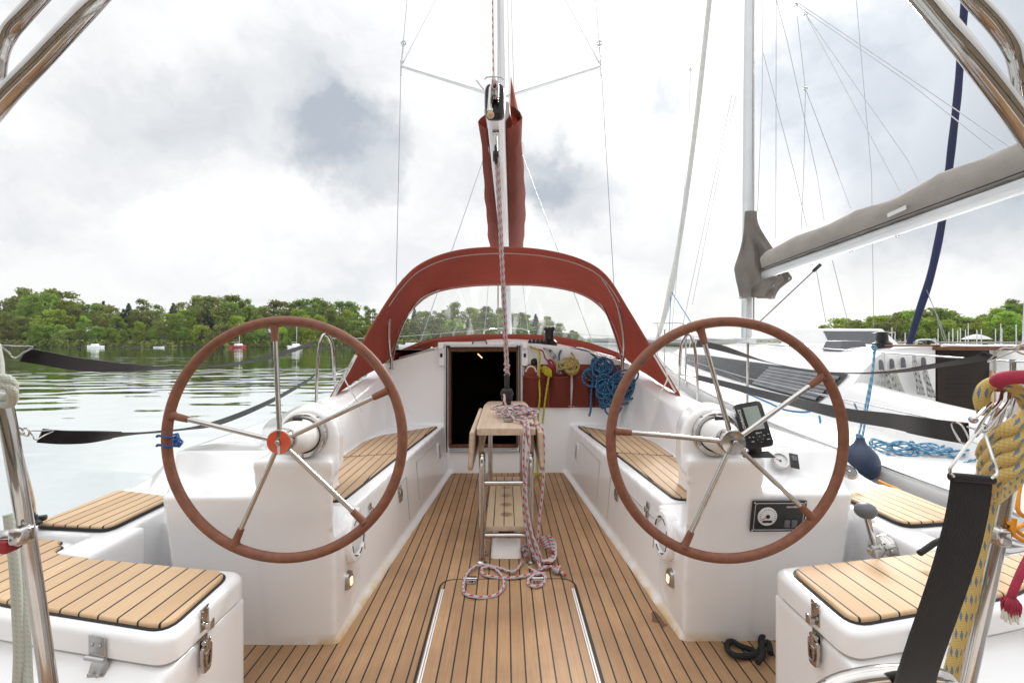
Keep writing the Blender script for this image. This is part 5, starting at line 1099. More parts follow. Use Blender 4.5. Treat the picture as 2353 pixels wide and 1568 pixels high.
root = thing('rope_tail', 'loose red flecked rope heaped on the table and trailing onto the floor', 'rope', WL((TX+.1, 2.5, 0)))
rr = .0078
bm = BM(); tp = []
rn = random.Random(11)
for k in range(7*12):
    a = PI2*k/12; tn = k//12; r0 = .072+.02*math.sin(tn*1.9); cx = TX+.045+.052*math.sin(tn*2.2); cy = 3.02+.05*math.cos(tn*1.3)
    tp.append(WL((cx+math.cos(a)*r0*(1.3 if tn % 2 else 1), cy+math.sin(a)*r0*1.5, TZ+.010+.010*tn*.8+.006*math.sin(a*2+tn))))
tube(bm, catmull(tp, 3), rr, 8)
rtube(bm, [(1158, 905, 2.80), (1160, 925, 2.78), (1168, 945, 2.78), (1182, 962, 2.76), (1200, 966, 2.72), (1206, 975, 2.64), (1204, 1000, 2.585), (1202, 1060, 2.56), (1204, 1100, 2.555), (1202, 1150, 2.55), (1204, 1190, 2.545), (1212, 1225, 2.52), (1222, 1262, 2.50), (1234, 1285, 2.49)], rr, 7, 8)
rtube(bm, [(1196, 955, 2.78), (1210, 964, 2.70), (1214, 985, 2.58), (1216, 1020, 2.545), (1210, 1070, 2.535), (1208, 1110, 2.53), (1210, 1160, 2.52), (1222, 1225, 2.50), (1236, 1262, 2.49), (1250, 1300, 2.49), (1258, 1318, 2.46)], rr, 7, 8)
rtube(bm, [(1196, 968, 2.76), (1222, 974, 2.68), (1240, 976, 2.62), (1248, 990, 2.585), (1250, 1020, 2.56), (1249, 1080, 2.55), (1246, 1130, 2.55), (1240, 1180, 2.55), (1236, 1225, 2.54), (1232, 1262, 2.53), (1240, 1300, 2.46), (1246, 1310, 2.42)], rr, 7, 8)
def floor_pt(u, v, h=.010): Y = (CZ-h)*F/(v-CV); return W(u, v, Y)
def ftube(pts, h0=.0095): tube(bm, catmull([floor_pt(u, v, h0+(.004*math.sin(i*1.9)+.004)) for i, (u, v) in enumerate(pts)], 6), rr, 8)
ftube([(1200, 1290), (1170, 1285), (1148, 1300), (1160, 1312), (1120, 1322), (1240, 1322), (1262, 1312)][:1]+[(1180, 1312), (1150, 1305), (1120, 1298), (1092, 1300), (1072, 1318), (1064, 1345), (1068, 1362), (1090, 1370), (1120, 1371), (1145, 1362), (1158, 1342), (1150, 1318), (1130, 1302), (1108, 1304), (1110, 1318), (1135, 1325), (1180, 1326), (1220, 1318), (1245, 1305)])
ftube([(1252, 1316), (1232, 1318), (1216, 1328), (1212, 1338), (1226, 1346), (1244, 1343), (1252, 1332), (1250, 1320), (1230, 1312), (1215, 1302)])
for j in range(5):
    ftube([(1238+12*j/4, 1236+j*5), (1262, 1232+j*6), (1276, 1250+j*5), (1270, 1275+j*3), (1250, 1288), (1225, 1284-j*2), (1202, 1272-j*4), (1200, 1255+j*2), (1215, 1250), (1238, 1240+j*5)], .010+j*.006)
ftube([(1240, 1305), (1262, 1300), (1275, 1305), (1290, 1314), (1298, 1320)], .014)
for k in range(5): ring(bm, floor_pt(1272+k*3, 1306+(k % 2)*3, .022), .012, rr*.95, (1, math.sin(k)*.5, .4*math.cos(k)), 12, 7)
part('rope', bm, 'rope_red_grey', root)
# black rope on the floor by the right locker
bm = BM(); q = [(1752, 1495), (1738, 1500), (1728, 1492), (1700, 1482), (1682, 1472), (1670, 1478), (1674, 1494), (1690, 1504), (1715, 1506), (1738, 1500), (1748, 1485), (1748, 1468), (1756, 1455), (1772, 1450)]
tube(bm, catmull([floor_pt(u, v, .014+.006*(i % 2)) for i, (u, v) in enumerate(q)], 6), .011, 8)
tube(bm, catmull([floor_pt(u, v, .03) for u, v in ((1740, 1520), (1752, 1500), (1752, 1480), (1765, 1475), (1770, 1500))], 6), .011, 8)
wtop('black_rope', bm, 'black_rope', 'black rope looped on the teak floor at the foot of the right locker', 'rope')
bm = BM(); rtube(bm, [(2112, 1270, 1.55), (2130, 1258, 1.56), (2150, 1245, 1.57), (2175, 1238, 1.58), (2220, 1235, 1.6)], .0095); wtop('black_mooring_line', bm, 'black_rope', 'black twisted line coming over the right side deck behind the hanging strap', 'rope')
bm = BM(); ft = catmull([W(2020, 1104, 2.6), W(2040, 1114, 2.5), W(2060, 1122, 2.42), W(2085, 1140, 2.3)], 5); tube(bm, ft, .008, 8); wtop('orange_line', bm, 'orange_rope', 'short orange line lying on the edge of the right side deck', 'rope')

# ================================================================== THE NEIGHBOURING YACHT
NB = thing('sailing_yacht', 'white yacht with striped reflection in dark window and grey boom cover, alongside on the right', 'sailing yacht', (4.62, 6.0, WATER))
def npart(n_, bm, m_, p=None, **k): return part(n_, bm, m_, p or NB, **k)
ST = [(-1.5, 2.9, 6.35, .30, .45), (1, 2.72, 6.52, .26, .4), (3, 2.68, 6.56, .26, .4), (5, 2.72, 6.50, .32, .4), (7, 2.88, 6.28, .42, .5), (9, 3.14, 5.95, .53, .6), (11, 3.55, 5.45, .66, .6), (13, 4.02, 4.85, .80, .35), (14.3, 4.38, 4.46, .88, .02)]
def nb_interp(y):
    for a, b_ in zip(ST, ST[1:]):
        if a[0] <= y <= b_[0]: t = (y-a[0])/(b_[0]-a[0]); return [a[i]+(b_[i]-a[i])*t for i in range(5)]
    return list(ST[-1])
STF = [nb_interp(-1.5+15.8*i/40) for i in range(41)]
bm = BM(); secs = []
for (y, xl, xr, z, k) in STF:
    w = xr-xl; c = (xl+xr)/2; secs.append([(xl+.01, y, z), (xl-.012, y, z-.10), (xl+.02*w, y, z-.45), (xl+.10*w, y, WATER-.1), (c, y, WATER-.5), (xr-.10*w, y, WATER-.1), (xr-.02*w, y, z-.45), (xr+.012, y, z-.10), (xr-.01, y, z)])
loft(bm, secs); bm.faces.new([bm.verts.new(p) for p in secs[0]]); npart('hull', bm, 'hull_white')
bm = BM(); loft(bm, [[(xl+(xr-xl)*t, y, z+.10*(1-(2*t-1)**2)*(min(1, (xr-xl)/3.5))+.003) for t in [i/10 for i in range(11)]] for (y, xl, xr, z, k) in STF]); npart('deck', bm, 'cream_deck')
for sd in (1, 2):
    bm = BM(); secs = []
    for q in STF:
        s = -1 if sd == 1 else 1; x = q[sd]; z = q[3]
        secs.append([(x+s*.055*math.cos(a), q[0], z-.090+.095*math.sin(a)) for a in [PI2*k/12 for k in range(12)]])
    loft(bm, secs, close_u=True, cap=True); npart('rubbing_strake', bm, 'grey_rubber')
    bm = BM(); tube(bm, [(q[sd]+(.02 if sd == 1 else -.02), q[0], q[3]+.02) for q in STF], .012, 6); npart('toe_rail', bm, 'alloy')
# coachroof
def nroof(y, s=1):                      # half profile from deck edge to centre: list of (halfwidth, z)
    t = max(0, (y-5)/7.5)
    w = 1.22*(1-t**2.0*.78); h = 1-.55*t**2.2
    zd = nb_interp(y)[3]+.05
    cx = 4.62-.20*t
    H = (1.165-zd)*(1 if y < 9 else 1-.10*(y-9)**1.2)
    return cx, zd, [(w+.0, zd-.05), (w-.02, zd+.07*H), (w-.28*h-.02, zd+.60*H), (w-.31*h-.03, zd+.65*H), (w-.50*h, zd+.87*H), (w-.66*h, zd+.95*H), (.0, zd+H)]
bm = BM(); secs = []; YS = [5.0, 5.02, 5.5, 6, 7, 8, 9, 10, 11, 12, 12.4]
for y in YS:
    cx, zd, pr = nroof(y); secs.append([(cx-w, y, z) for w, z in pr]+[(cx+w, y, z) for w, z in pr[-2::-1]])
loft(bm, secs); bm.faces.new([bm.verts.new(p) for p in secs[0]]); bm.faces.new([bm.verts.new(p) for p in secs[-1]])
CR = npart('coachroof', bm, 'hull_white', smooth=30)
for s in SD:                            # wraparound window band with the striped deck reflection modelled as grey strips
    bm = BM(); secs = []
    for i in range(22):
        y = 5.25+.0+(10.4-5.25)*i/21; cx, zd, pr = nroof(y); a, b_ = pr[1], pr[2]
        lo = .10+.0*i; up_ = .97
        t = i/21; l0 = max(.12, .55*(1-t*6)) if False else .12
        yy = y
        def P(f, off=.012): return (cx+s*(a[0]+(b_[0]-a[0])*f+off), yy, a[1]+(b_[1]-a[1])*f+off*.5)
        secs.append([P(l0+.03), P(.35), P(.65), P(up_)])
    # raked ends
    secs[0] = [Vector(secs[0][k])+Vector((0, -.06*k+.06, 0)) for k in range(4)]
    secs[-1] = [Vector(secs[-1][k])+Vector((0, -.25+.2*k, 0)) for k in range(4)]
    loft(bm, secs); bmesh.ops.solidify(bm, geom=bm.faces[:], thickness=.008); WN = npart('side_window', bm, 'dark_glass', CR)
    for j in range(7):
        f = .24+j*.10; bm = BM(); pts = []
        for i in range(12):
            y = 5.34-.02*j+i*.13; cx, zd, pr = nroof(y); a, b_ = pr[1], pr[2]; pts.append(Vector((cx+s*(a[0]+(b_[0]-a[0])*f+.024), y, a[1]+(b_[1]-a[1])*f+.012)))
        ribbon(bm, pts, (s*-.55, 0, .83), .040, .006); npart('window_reflection', bm, 'reflection_grey', CR)  # strips stand in for a reflection in the glass
# handrails, vent, hatch garage, winch
bm = BM(); tube(bm, catmull([W(1647, 803, 9.2), W(1650, 795, 9.1), W(1700, 791, 8.4), W(1780, 790, 7.2), W(1795, 792, 7.0), W(1800, 801, 6.9)], 5), .016, 8); npart('grab_rail', bm, 'hull_white')
def nwb(c, r, h):
    bm = BM(); lathe(bm, [(r*1.05, 0), (r*1.05, h*.3), (r*.85, h*.36), (r*.66, h*.45), (r*.62, h*.8), (r*.8, h*.9), (.0001, h*.9)], c, n=24); w = npart('winch', bm, 'black_plastic')
    bm = BM(); lathe(bm, [(r*.8, h*.9), (r*1.15, h*.93), (r*1.15, h*.97), (r*.5, h), (.0001, h)], c, n=24); npart('winch_top', bm, 'steel', w)
nwb(Vector((4.11, 5.22, 1.125)), .088, .185)
bm = BM(); prism(bm, [Vector((3.96, 5.6, 1.09))+Vector((x, y, 0)) for x, y in ((-.05, 0), (.30, 0), (.30, .35), (-.05, .35))], [Vector((3.96, 5.6, 1.09))+Vector((x, y, .12)) for x, y in ((0, .03), (.24, .03), (.24, .32), (0, .32))], .02, 3); npart('rope_clutch', bm, 'grey_plastic')
bm = BM(); c = W(1968, 790, 7.2); prism(bm, [c+Vector((x, y, -.06)) for x, y in ((-.55, 0), (.70, 0), (.70, 1.2), (-.55, 1.2))], [c+Vector((x, y, .24)) for x, y in ((-.40, .12), (.48, .12), (.48, .9), (-.40, .9))], .02, 3); HG = npart('hatch_hood', bm, 'hull_white')
bm = BM(); prism(bm, [c+Vector((x, -.005+y, z)) for x, y, z in ((-.40, .015, -.03), (.40, .015, -.03), (.40, .10, .20), (-.44, .10, .20))], [c+Vector((x, .02+y, z)) for x, y, z in ((-.40, .015, -.03), (.40, .015, -.03), (.40, .10, .20), (-.44, .10, .20))]); npart('hood_window', bm, 'grey_plastic', HG)
# companionway, wood trim, bulkhead details
bm = BM(); box(bm, (4.775, 4.985, .80), (.55, .03, .66), bev=.005); CW = npart('companionway_door', bm, 'dark_inside')
bm = BM()
for k in range(6): box(bm, (4.72, 4.967, .62+k*.045), (.28, .006, .006))
npart('louvre', bm, 'dark_inside', CW)
bm = BM(); box(bm, (5.065, 4.97, .68), (.045, .05, .42), bev=.006); npart('door_post', bm, 'teak_pad', CW)
bm = BM(); box(bm, (4.86, 4.9, 1.130), (.78, .22, .042), bev=.008); npart('hatch_board', bm, 'dark_wood', CW)
bm = BM(); tube(bm, [(3.95, 4.98, 1.155), (4.5, 4.94, 1.158)], .010, 6); npart('hatch_slide', bm, 'dark_wood', CW)
bm = BM(); box(bm, (5.30, 4.985, .80), (.36, .03, .66), bev=.01); npart('cabin_bulkhead', bm, 'hull_white')
bm = BM(); box(bm, (4.22, 4.985, .80), (.52, .03, .62), bev=.01); npart('cabin_bulkhead', bm, 'hull_white')
for u, v in ((2022, 838), (2047, 836), (2073, 833), (2120, 832)):
    bm = BM(); q = W(u, v, 4.93); tube(bm, [q+Vector((0, 0, .055)), q+Vector((.005, 0, .03)), q-Vector((-.012, 0, .05))], [.012, .020, .022], 10); npart('rope_cleat', bm, 'grey_plastic')
# cockpit coamings and benches aft of the cabin
for s in SD:
    bm = BM(); secs = []
    for (y, x, z) in ((-1.3, 1.25, .50), (1, 1.18, .56), (3, 1.08, .62), (4, 1.0, .68), (5.0, .90, .77)):
        zd = nb_interp(y)[3]; secs.append([(4.62+s*(x+.24), y, zd), (4.62+s*(x+.16), y, z-.09), (4.62+s*(x+.06), y, z-.01), (4.62+s*(x-.03), y, z), (4.62+s*(x-.12), y, z-.05), (4.62+s*(x-.14), y, zd-.1)])
    loft(bm, secs, close_u=True, cap=True); CO = npart('cockpit_coaming', bm, 'hull_white')
    bm = BM(); tube(bm, [(4.62+s*(x+.215), y, z-.18) for (y, x, z) in ((-1.3, 1.25, .50), (1, 1.18, .56), (3, 1.08, .62), (4, 1.0, .68), (5.6, .92, .80))], .004, 5); npart('coaming_seam', bm, 'grey_rubber', CO)
bm = BM(); box(bm, (4.62, 2.0, .34), (1.6, 5.8, .06), bev=.01); npart('cockpit_sole', bm, 'cream_deck')
# mast, boom, covers
def nmast(z): return Vector((4.735+(4.80-4.735)*(z-1.2)/7, 9.5, z))
bm = BM(); loft(bm, [[c+Vector((.085*math.cos(PI2*k/20), .13*math.sin(PI2*k/20), 0)) for k in range(20)] for c in (nmast(1.1), nmast(16))], close_u=True, cap=True); NM = npart('mast', bm, 'alloy')
bm = BM(); box(bm, nmast(8.5)+Vector((.01, -.132, 0)), (.03, .012, 14)); npart('luff_groove', bm, 'steel_dull', NM)
bm = BM(); box(bm, nmast(1.22), (.26, .36, .12), bev=.03); npart('mast_collar', bm, 'alloy', NM)
b0, b1 = Vector((4.80, 9.3, 2.46)), Vector((4.93, 3.2, 2.76))
bd2 = (b1-b0).normalized(); ux = Vector((1, 0, 0)); uz = Vector((0, 0, 1))
bm = BM(); loft(bm, [[c+ux*.065*math.cos(a)+uz*(.085*math.sin(a)) for a in [PI2*k/20 for k in range(20)]] for c in (b0, b1)], close_u=True, cap=True); NBm = npart('boom', bm, 'alloy')
bm = BM(); cyl(bm, b0.lerp(b1, .0)+uz*.060-ux*.045, b0.lerp(b1, 1)+uz*.060-ux*.045, .005, n=5); npart('boom_groove', bm, 'black_rubber', NBm)
for t in (.12, .28, .42, .55):
    bm = BM(); ring(bm, b0.lerp(b1, t)-uz*.095, .02, .005, (0, 1, 0), 12, 5); npart('boom_eye', bm, 'steel', NBm)
bm = BM(); secs = []; n = 60
bumps = {.16: .03, .40: .05, .62: .06}
for i in range(n+1):
    t = i/n; c = b0.lerp(b1, .07+t*.93)+uz*.08; hgt = .34+.02*math.sin(t*9)+sum(a*max(0, 1-abs(t-k)/.09) for k, a in bumps.items()); w = .13+.02*math.sin(t*7)
    row = []
    for k in range(18):
        a = -PI/2+PI2*(k+.5)/18; x = w*math.cos(a)*(1-.45*max(0, math.sin(a))**1.5); z = hgt*(.5+.5*math.sin(a))
        wr = .012*math.sin(t*55+a*3)*max(0, .6-abs(t-.3))+.010*math.sin(t*120-a*5+math.sin(t*31)*2)
        row.append(c+ux*(x+wr)+uz*(z+wr*.5))
    secs.append(row)
loft(bm, secs, close_u=True, cap=True); SCV = npart('sail_cover', bm, 'grey_cover', NBm)
bm = BM(); q = W(2060, 500, 5.75)+Vector((-.03, 0, .0)); ribbon(bm, [b0.lerp(b1, .555)+uz*.155-ux*.150, b0.lerp(b1, .60)+uz*.170-ux*.150], (0, 0, 1), .05, .004); npart('cover_label', bm, 'white_sail', SCV)
bm = BM(); ribbon(bm, [b0.lerp(b1, .16+k*.01)+uz*(.26+.02*k)-ux*.135 for k in range(3)], (0, 0, 1), .05, .004); 
bm.free()
bm = BM(); tube(bm, [p for p in [b0.lerp(b1, .07+.93*i/30)+uz*(.085)-ux*(.128) for i in range(31)]], .008, 6); npart('cover_hem', bm, 'black_rubber', SCV)
# crumpled mast boot
bm = BM(); secs = []
prof = [(486, 1711, 1738), (505, 1710, 1739), (525, 1709, 1745), (548, 1706, 1757), (570, 1701, 1772), (592, 1695, 1790), (612, 1690, 1797), (630, 1692, 1806), (645, 1694, 1812), (656, 1696, 1800), (668, 1698, 1785), (684, 1701, 1777)]
pf = catmull([Vector(q) for q in prof], 5)
for i, q in enumerate(pf):
    row = []; amp = min(1, max(.05, (q.x-500)/60))
    for k in range(56):
        a = PI2*k/56; cu_, hw_ = (q.y+q.z)/2, (q.z-q.y)/2
        fold = .10*amp*(abs(math.sin(a*3.5+i*.10+1.2*math.sin(i*.09)))-.5)+.05*amp*math.sin(a*9-i*.16)
        c = W(cu_, q.x, 9.28); r = hw_/F*9.28
        row.append(c+Vector((math.cos(a)*r*(1+fold*.35*(1-abs(math.cos(a)))), math.sin(a)*r*.6*(1+fold*4.5), .02*amp*math.sin(a*2+i*.2))))
    secs.append(row)
loft(bm, secs, close_u=True, cap=False); bmesh.ops.solidify(bm, geom=bm.faces[:], thickness=.006); npart('mast_boot', bm, 'grey_cover', NM)
for u, v in ((1702, 683), (1776, 655), (1812, 640), (1774, 683)):
    bm = BM(); sphere(bm, W(u, v, 9.0), .018, seg=8); npart('boot_stud', bm, 'steel', NM)
# rigging wires
def nw(pts, r=.006, nm='rigging_wire', mat='wire'):
    bm = BM(); tube(bm, [W(*p) for p in pts], r, 5); return npart(nm, bm, mat, NM)
for pts in ([(1752, -10, 9.3), (1751, 200, 9.3), (1740, 486, 9.3)], [(1783, -10, 8.9), (1782, 548, 8.9)], [(1753, 122, 9.3), (1826, 403, 9.2), (1853, 520, 9.0)], [(1783, 0, 9.3), (1809, 98, 9.3), (1877, 403, 9.0), (1893, 506, 8)],
            [(1850, 33, 8.5), (2043, 394, 6.3), (2066, 437, 6.0)], [(1850, 33, 8.5), (2085, 367, 6.3), (2110, 415, 6.0)], [(1828, 11, 8.6), (2088, 190, 6.6), (2280, 342, 5.0)], [(1833, 7, 8.6), (2100, 187, 6.6), (2318, 336, 4.9)],
            [(1831, 37, 8.7), (1850, 204, 8.4), (1926, 403, 8.2), (1954, 478, 7.3)], [(1850, 204, 8.4), (1846, 403, 8.4), (1840, 530, 8.3)], [(1966, -10, 11), (2002, 403, 11), (2007, 752, 11)], [(1681, 219, 11), (1642, 403, 11.2), (1568, 748, 11.4)], [(1590, -5, 12), (1586, 160, 12), (1581, 334, 12), (1542, 770, 12)],
            [(1716, 700, 9.2), (1714, 780, 9.2)], [(1875, 620, 9), (1897, 740, 9)], [(1912, 598, 9), (1948, 742, 9)]): nw(pts)
nw([(1735, 748, 9.2), (1882, 610, 8.0)], .012, 'boom_vang', 'grey_plastic')
bm = BM(); tube(bm, [W(1868, 623, 8.1), W(1885, 607, 8.0)], .03, 8); npart('vang_block', bm, 'black_plastic', NM)
bm = BM()
for q in ((1850, 204, 8.4), (1828, 12, 8.6), (1850, 33, 8.5), (1586, 160, 12)): ring(bm, W(*q), .03, .010, (0, 1, 0), 12, 6)
npart('rigging_block', bm, 'steel', NM)
bm = BM(); tube(bm, catmull([W(1634, -40, 11.6), W(1600, 270, 12.0), W(1566, 520, 12.6), (4.44, 13.8, 1.7), (4.41, 14.15, 1.0)], 6), [.066]*12+[.07]*7+[.085]*6, 12) if False else tube(bm, resample(catmull([W(1634, -40, 11.6), W(1600, 270, 12.0), W(1566, 520, 12.6), W(1535, 690, 13.4), W(1508, 785, 14.0)], 6), 30), [.062+.03*max(0, math.sin(PI*(i-21)/6)) if 21 <= i <= 27 else .062 for i in range(30)], 12)
npart('furled_foresail', bm, 'white_sail')
nw([(1541, 668, 13.3), (1606, 770, 11), (1622, 790, 10.5)], .012, 'sheet_line', 'blue_plain_rope'); nw([(1541, 670, 13.3), (1537, 775, 13)], .010, 'sheet_line', 'blue_plain_rope')
nw([(1690, 222, 11), (1650, 403, 11.2), (1590, 700, 11.4)], .005)
# stanchions, lines, pulpit
bm = BM()
SP_ = [(2.78, 5.56), (2.95, 8.0), (3.4, 10.5), (2.76, 2.6), (2.84, .4)]
for (x, y) in SP_:
    bm2 = BM(); z = nb_interp(y)[3]; tube(bm2, [(x, y, z), (x+.01, y, z+.84)], .0145, 10); lathe(bm2, [(.04, 0), (.035, .02), (.016, .05)], (x, y, z), n=12); npart('stanchion', bm2, 'steel')
bm.free()
for dz in (.83, .42):
    bm = BM(); tube(bm, [(x, y, nb_interp(y)[3]+dz) for x, y in sorted(SP_, key=lambda q: q[1])]+[(4.0, 12.9, .8+dz)], .0055, 6); npart('lifeline', bm, 'wire')
bm = BM(); tube(bm, catmull([(4.0, 12.9, .8), (4.0, 12.9, 1.62), (4.3, 14.3, 1.75), (4.55, 14.3, 1.75), (4.85, 12.9, 1.62), (4.85, 12.9, .8)], 5), .016, 8); npart('pulpit', bm, 'steel')
# rope hanks on its cabin and deck (things of their own)
def hank(u, v, Y, rx, rz, turns, mat, label, seed, r=.008):
    bm = BM(); q = W(u, v, Y); tube(bm, catmull([q+p for p in coil((0, 0, 0), turns, 1.0, (rx, rz), seed, .02, .02)], 3), r, 7); tube(bm, catmull([q+Vector((0, 0, rz*.9)), q+Vector((.01, 0, rz+.10)), q+Vector((.0, .02, rz+.2))], 3), r, 7)
    return wtop('rope_hank', bm, mat, label, 'rope')
bm = BM(); rn = random.Random(5)
for k in range(9):
    a0 = W(2026, 848, 4.90); x = -.10+.20*k/8+.012*math.sin(k*2.3); tube(bm, catmull([a0, a0+Vector((x*.6+.03, -.01, -.06)), a0+Vector((x+.05, -.02, -.16)), a0+Vector((x*1.1+.07, -.02, -.27+.03*math.sin(k)-.015*k/3)), a0+Vector((x*.9+.085, -.015, -.15))], 4), .008, 7)
wtop('rope_hank', bm, 'rope_black_white', 'fan shaped white and green hank on the neighbouring cabin, nearest its side window', 'rope')
for (u, v, ln, mat, lab, sd) in ((2053, 845, .28, 'rope_green_white', 'dark green hank hanging from the second cleat of the neighbouring cabin', 1), (2098, 815, .42, 'rope_black_white', 'long black and white line looped in the middle of the neighbouring cabin wall', 2), (2122, 838, .34, 'rope_black_white', 'thin hank with a knot hanging beside the dark companionway door', 3)):
    bm = BM(); q = W(u, v, 4.90)
    for k in range(3): tube(bm, catmull([q, q+Vector((.02*k-.01, -.015, -ln*.4)), q+Vector((.05+.02*k, -.02, -ln*(.8+.05*k))), q+Vector((.03+.03*k, -.02, -ln*.95)), q+Vector((.01+.015*k, -.02, -ln*.5)), q+Vector((0.01, 0, 0))], 4), .008, 7)
    wtop('rope_hank', bm, mat, lab, 'rope')
# fender and its lanyard
root = thing('fender', 'dark blue ball fender squeezed between the two yachts, hung on a blue lanyard', 'fender', W(1975, 1110, 3.45))
fc = W(1976, 1062, 3.45)
bm = BM(); lathe(bm, [(.0001, -.135), (.05, -.125), (.095, -.09), (.122, -.03), (.122, .02), (.10, .075), (.065, .115), (.040, .140), (.030, .165), (.026, .185), (.0001, .188)], fc, n=28); part('ball', bm, 'fender_navy', root)
bm = BM()
for pts in ([(2008, 800, 3.5), (2004, 850, 3.49), (1998, 880, 3.48), (1984, 950, 3.47), (1970, 1008, 3.46)], [(2010, 802, 3.5), (2002, 880, 3.5), (1990, 950, 3.48), (1980, 1010, 3.46)], [(1962, 925, 3.44), (1970, 944, 3.45), (1978, 952, 3.46)]): rtube(bm, pts, .0065, 5, 7)
for q in ((2008, 799, 3.5), (1978, 952, 3.46), (1973, 1002, 3.46)):
    for k in range(4): ring(bm, W(*q)+Vector((.005*math.sin(k*2), 0, .006*math.cos(k*3))), .014, .006, (math.cos(k*1.4), math.sin(k*2.2), .8), 10, 6)
part('lanyard', bm, 'rope_lightblue', root)
bm = BM()
rn = random.Random(9); base = []
for k in range(150):
    t = k/150; a = k*.52; cx = 2.98+.46*t+.03*math.sin(k*.31); cy = 3.80-.28*t
    base.append(Vector((cx+math.cos(a)*.10, cy+math.sin(a)*.09+.03*math.sin(k*.17), .33+.022*math.sin(a*1.7)+.05*abs(math.sin(k*.11)))))
tube(bm, catmull(base, 3), .0085, 7)
rtube(bm, [(2105, 1064, 3.6), (2060, 1050, 3.65), (2015, 1033, 3.75), (2000, 1022, 3.8), (1998, 1014, 3.8), (2010, 1010, 3.8), (2050, 1020, 3.75), (2090, 1032, 3.7), (2100, 1022, 3.7), (2094, 1013, 3.7), (2088, 1022, 3.7), (2092, 1034, 3.68)], .0085, 6, 7)
rtube(bm, [(2205, 1070, 3.4), (2225, 1058, 3.4), (2250, 1054, 3.4), (2262, 1060, 3.4), (2240, 1068, 3.4), (2222, 1072, 3.38), (2200, 1078, 3.36)], .0085, 6, 7)
wtop('rope_pile', bm, 'rope_lightblue', 'tangled light blue rope lying on the side deck of the neighbouring yacht', 'rope')
bm = BM(); rtube(bm, [(1625, 875, 6.5), (1700, 898, 5.9), (1760, 922, 5.4), (1800, 940, 5.1), (1840, 946, 4.95), (1862, 944, 4.9)], .010, 6, 8); rtube(bm, [(1882, 955, 4.9), (1884, 970, 4.85), (1878, 985, 4.8), (1866, 992, 4.75), (1872, 1003, 4.7), (1884, 1008, 4.65)], .010, 6, 8)
wtop('deck_line', bm, 'blue_plain_rope', 'plain blue line running along the neighbouring side deck below its dark window', 'rope')
bm = BM(); lathe(bm, [(.0001, -.10), (.06, -.09), (.10, -.03), (.09, .05), (.05, .11), (.02, .17), (.0001, .18)], W(1720, 1049, 5.9)+Vector((0, 0, .5)), n=20) if False else lathe(bm, [(.0001, -.22), (.10, -.2), (.17, -.10), (.17, .0), (.12, .08), (.05, .15), (.02, .22), (.0001, .23)], (2.62, 7.4, .12), n=22)
wtop('fender', bm, 'fender_navy', 'dark grey fender hanging farther forward behind the right gate stanchion', 'fender')

# ================================================================== THIRD YACHT BEHIND (navy furled sail)
TB = thing('sailing_yacht', 'far yacht behind the neighbour, its foresail furled in a navy cover', 'sailing yacht', (15, 13, WATER))
bm = BM(); secs = []
for (x, hw, z) in ((9.7, .05, .55), (11, .9, .45), (13, 1.5, .35), (16, 1.7, .3), (20, 1.3, .32)):
    secs.append([(x, 13-hw, z), (x, 13-hw*.9, z-.5), (x, 13-hw*.6, WATER-.1), (x, 13+hw*.6, WATER-.1), (x, 13+hw*.9, z-.5), (x, 13+hw, z)])
loft(bm, secs, close_u=True, cap=True); part('hull', bm, 'hull_white', TB)
bm = BM(); prism(bm, [(11.8, 12.2, .3), (17, 12.0, .3), (17, 14, .3), (11.8, 13.8, .3)], [(12.4, 12.4, .75), (16.8, 12.3, .85), (16.8, 13.7, .85), (12.4, 13.6, .75)], .06, 3); part('cabin', bm, 'hull_white', TB)
bm = BM(); fp = resample(catmull([W(2083, 812, 12.1), W(2090, 785, 12.1), W(2113, 710, 12.1), W(2137, 635, 12.1), W(2160, 530, 12.2), W(2176, 420, 12.3), W(2190, 300, 12.3), W(2201, 200, 12.4), W(2215, 15, 12.5), W(2226, -120, 12.6)], 6), 60); tube(bm, fp, [.055+.030*min(1, i/6)+.003*math.sin(i*.9) for i in range(60)], 12); part('furled_foresail', bm, 'navy_cover', TB)
bm = BM(); tube(bm, [(14.2, 13, .7), (14.9, 13, 15.5)], .09, 10); part('mast', bm, 'alloy', TB)
for pts in ([(2128, 665, 12), (2150, 720, 12), (2170, 785, 12)], [(2133, 680, 12), (2158, 735, 12), (2175, 785, 12)]):
    bm = BM(); tube(bm, [W(*p) for p in pts], .008, 5); part('sheet_line', bm, 'wire', TB)
bm = BM(); tube(bm, catmull([W(2105, 790, 11.2), W(2108, 781, 11.2), W(2140, 780, 11.2), W(2153, 790, 11.2)], 4), .02, 8); part('spray_rail', bm, 'alloy', TB)

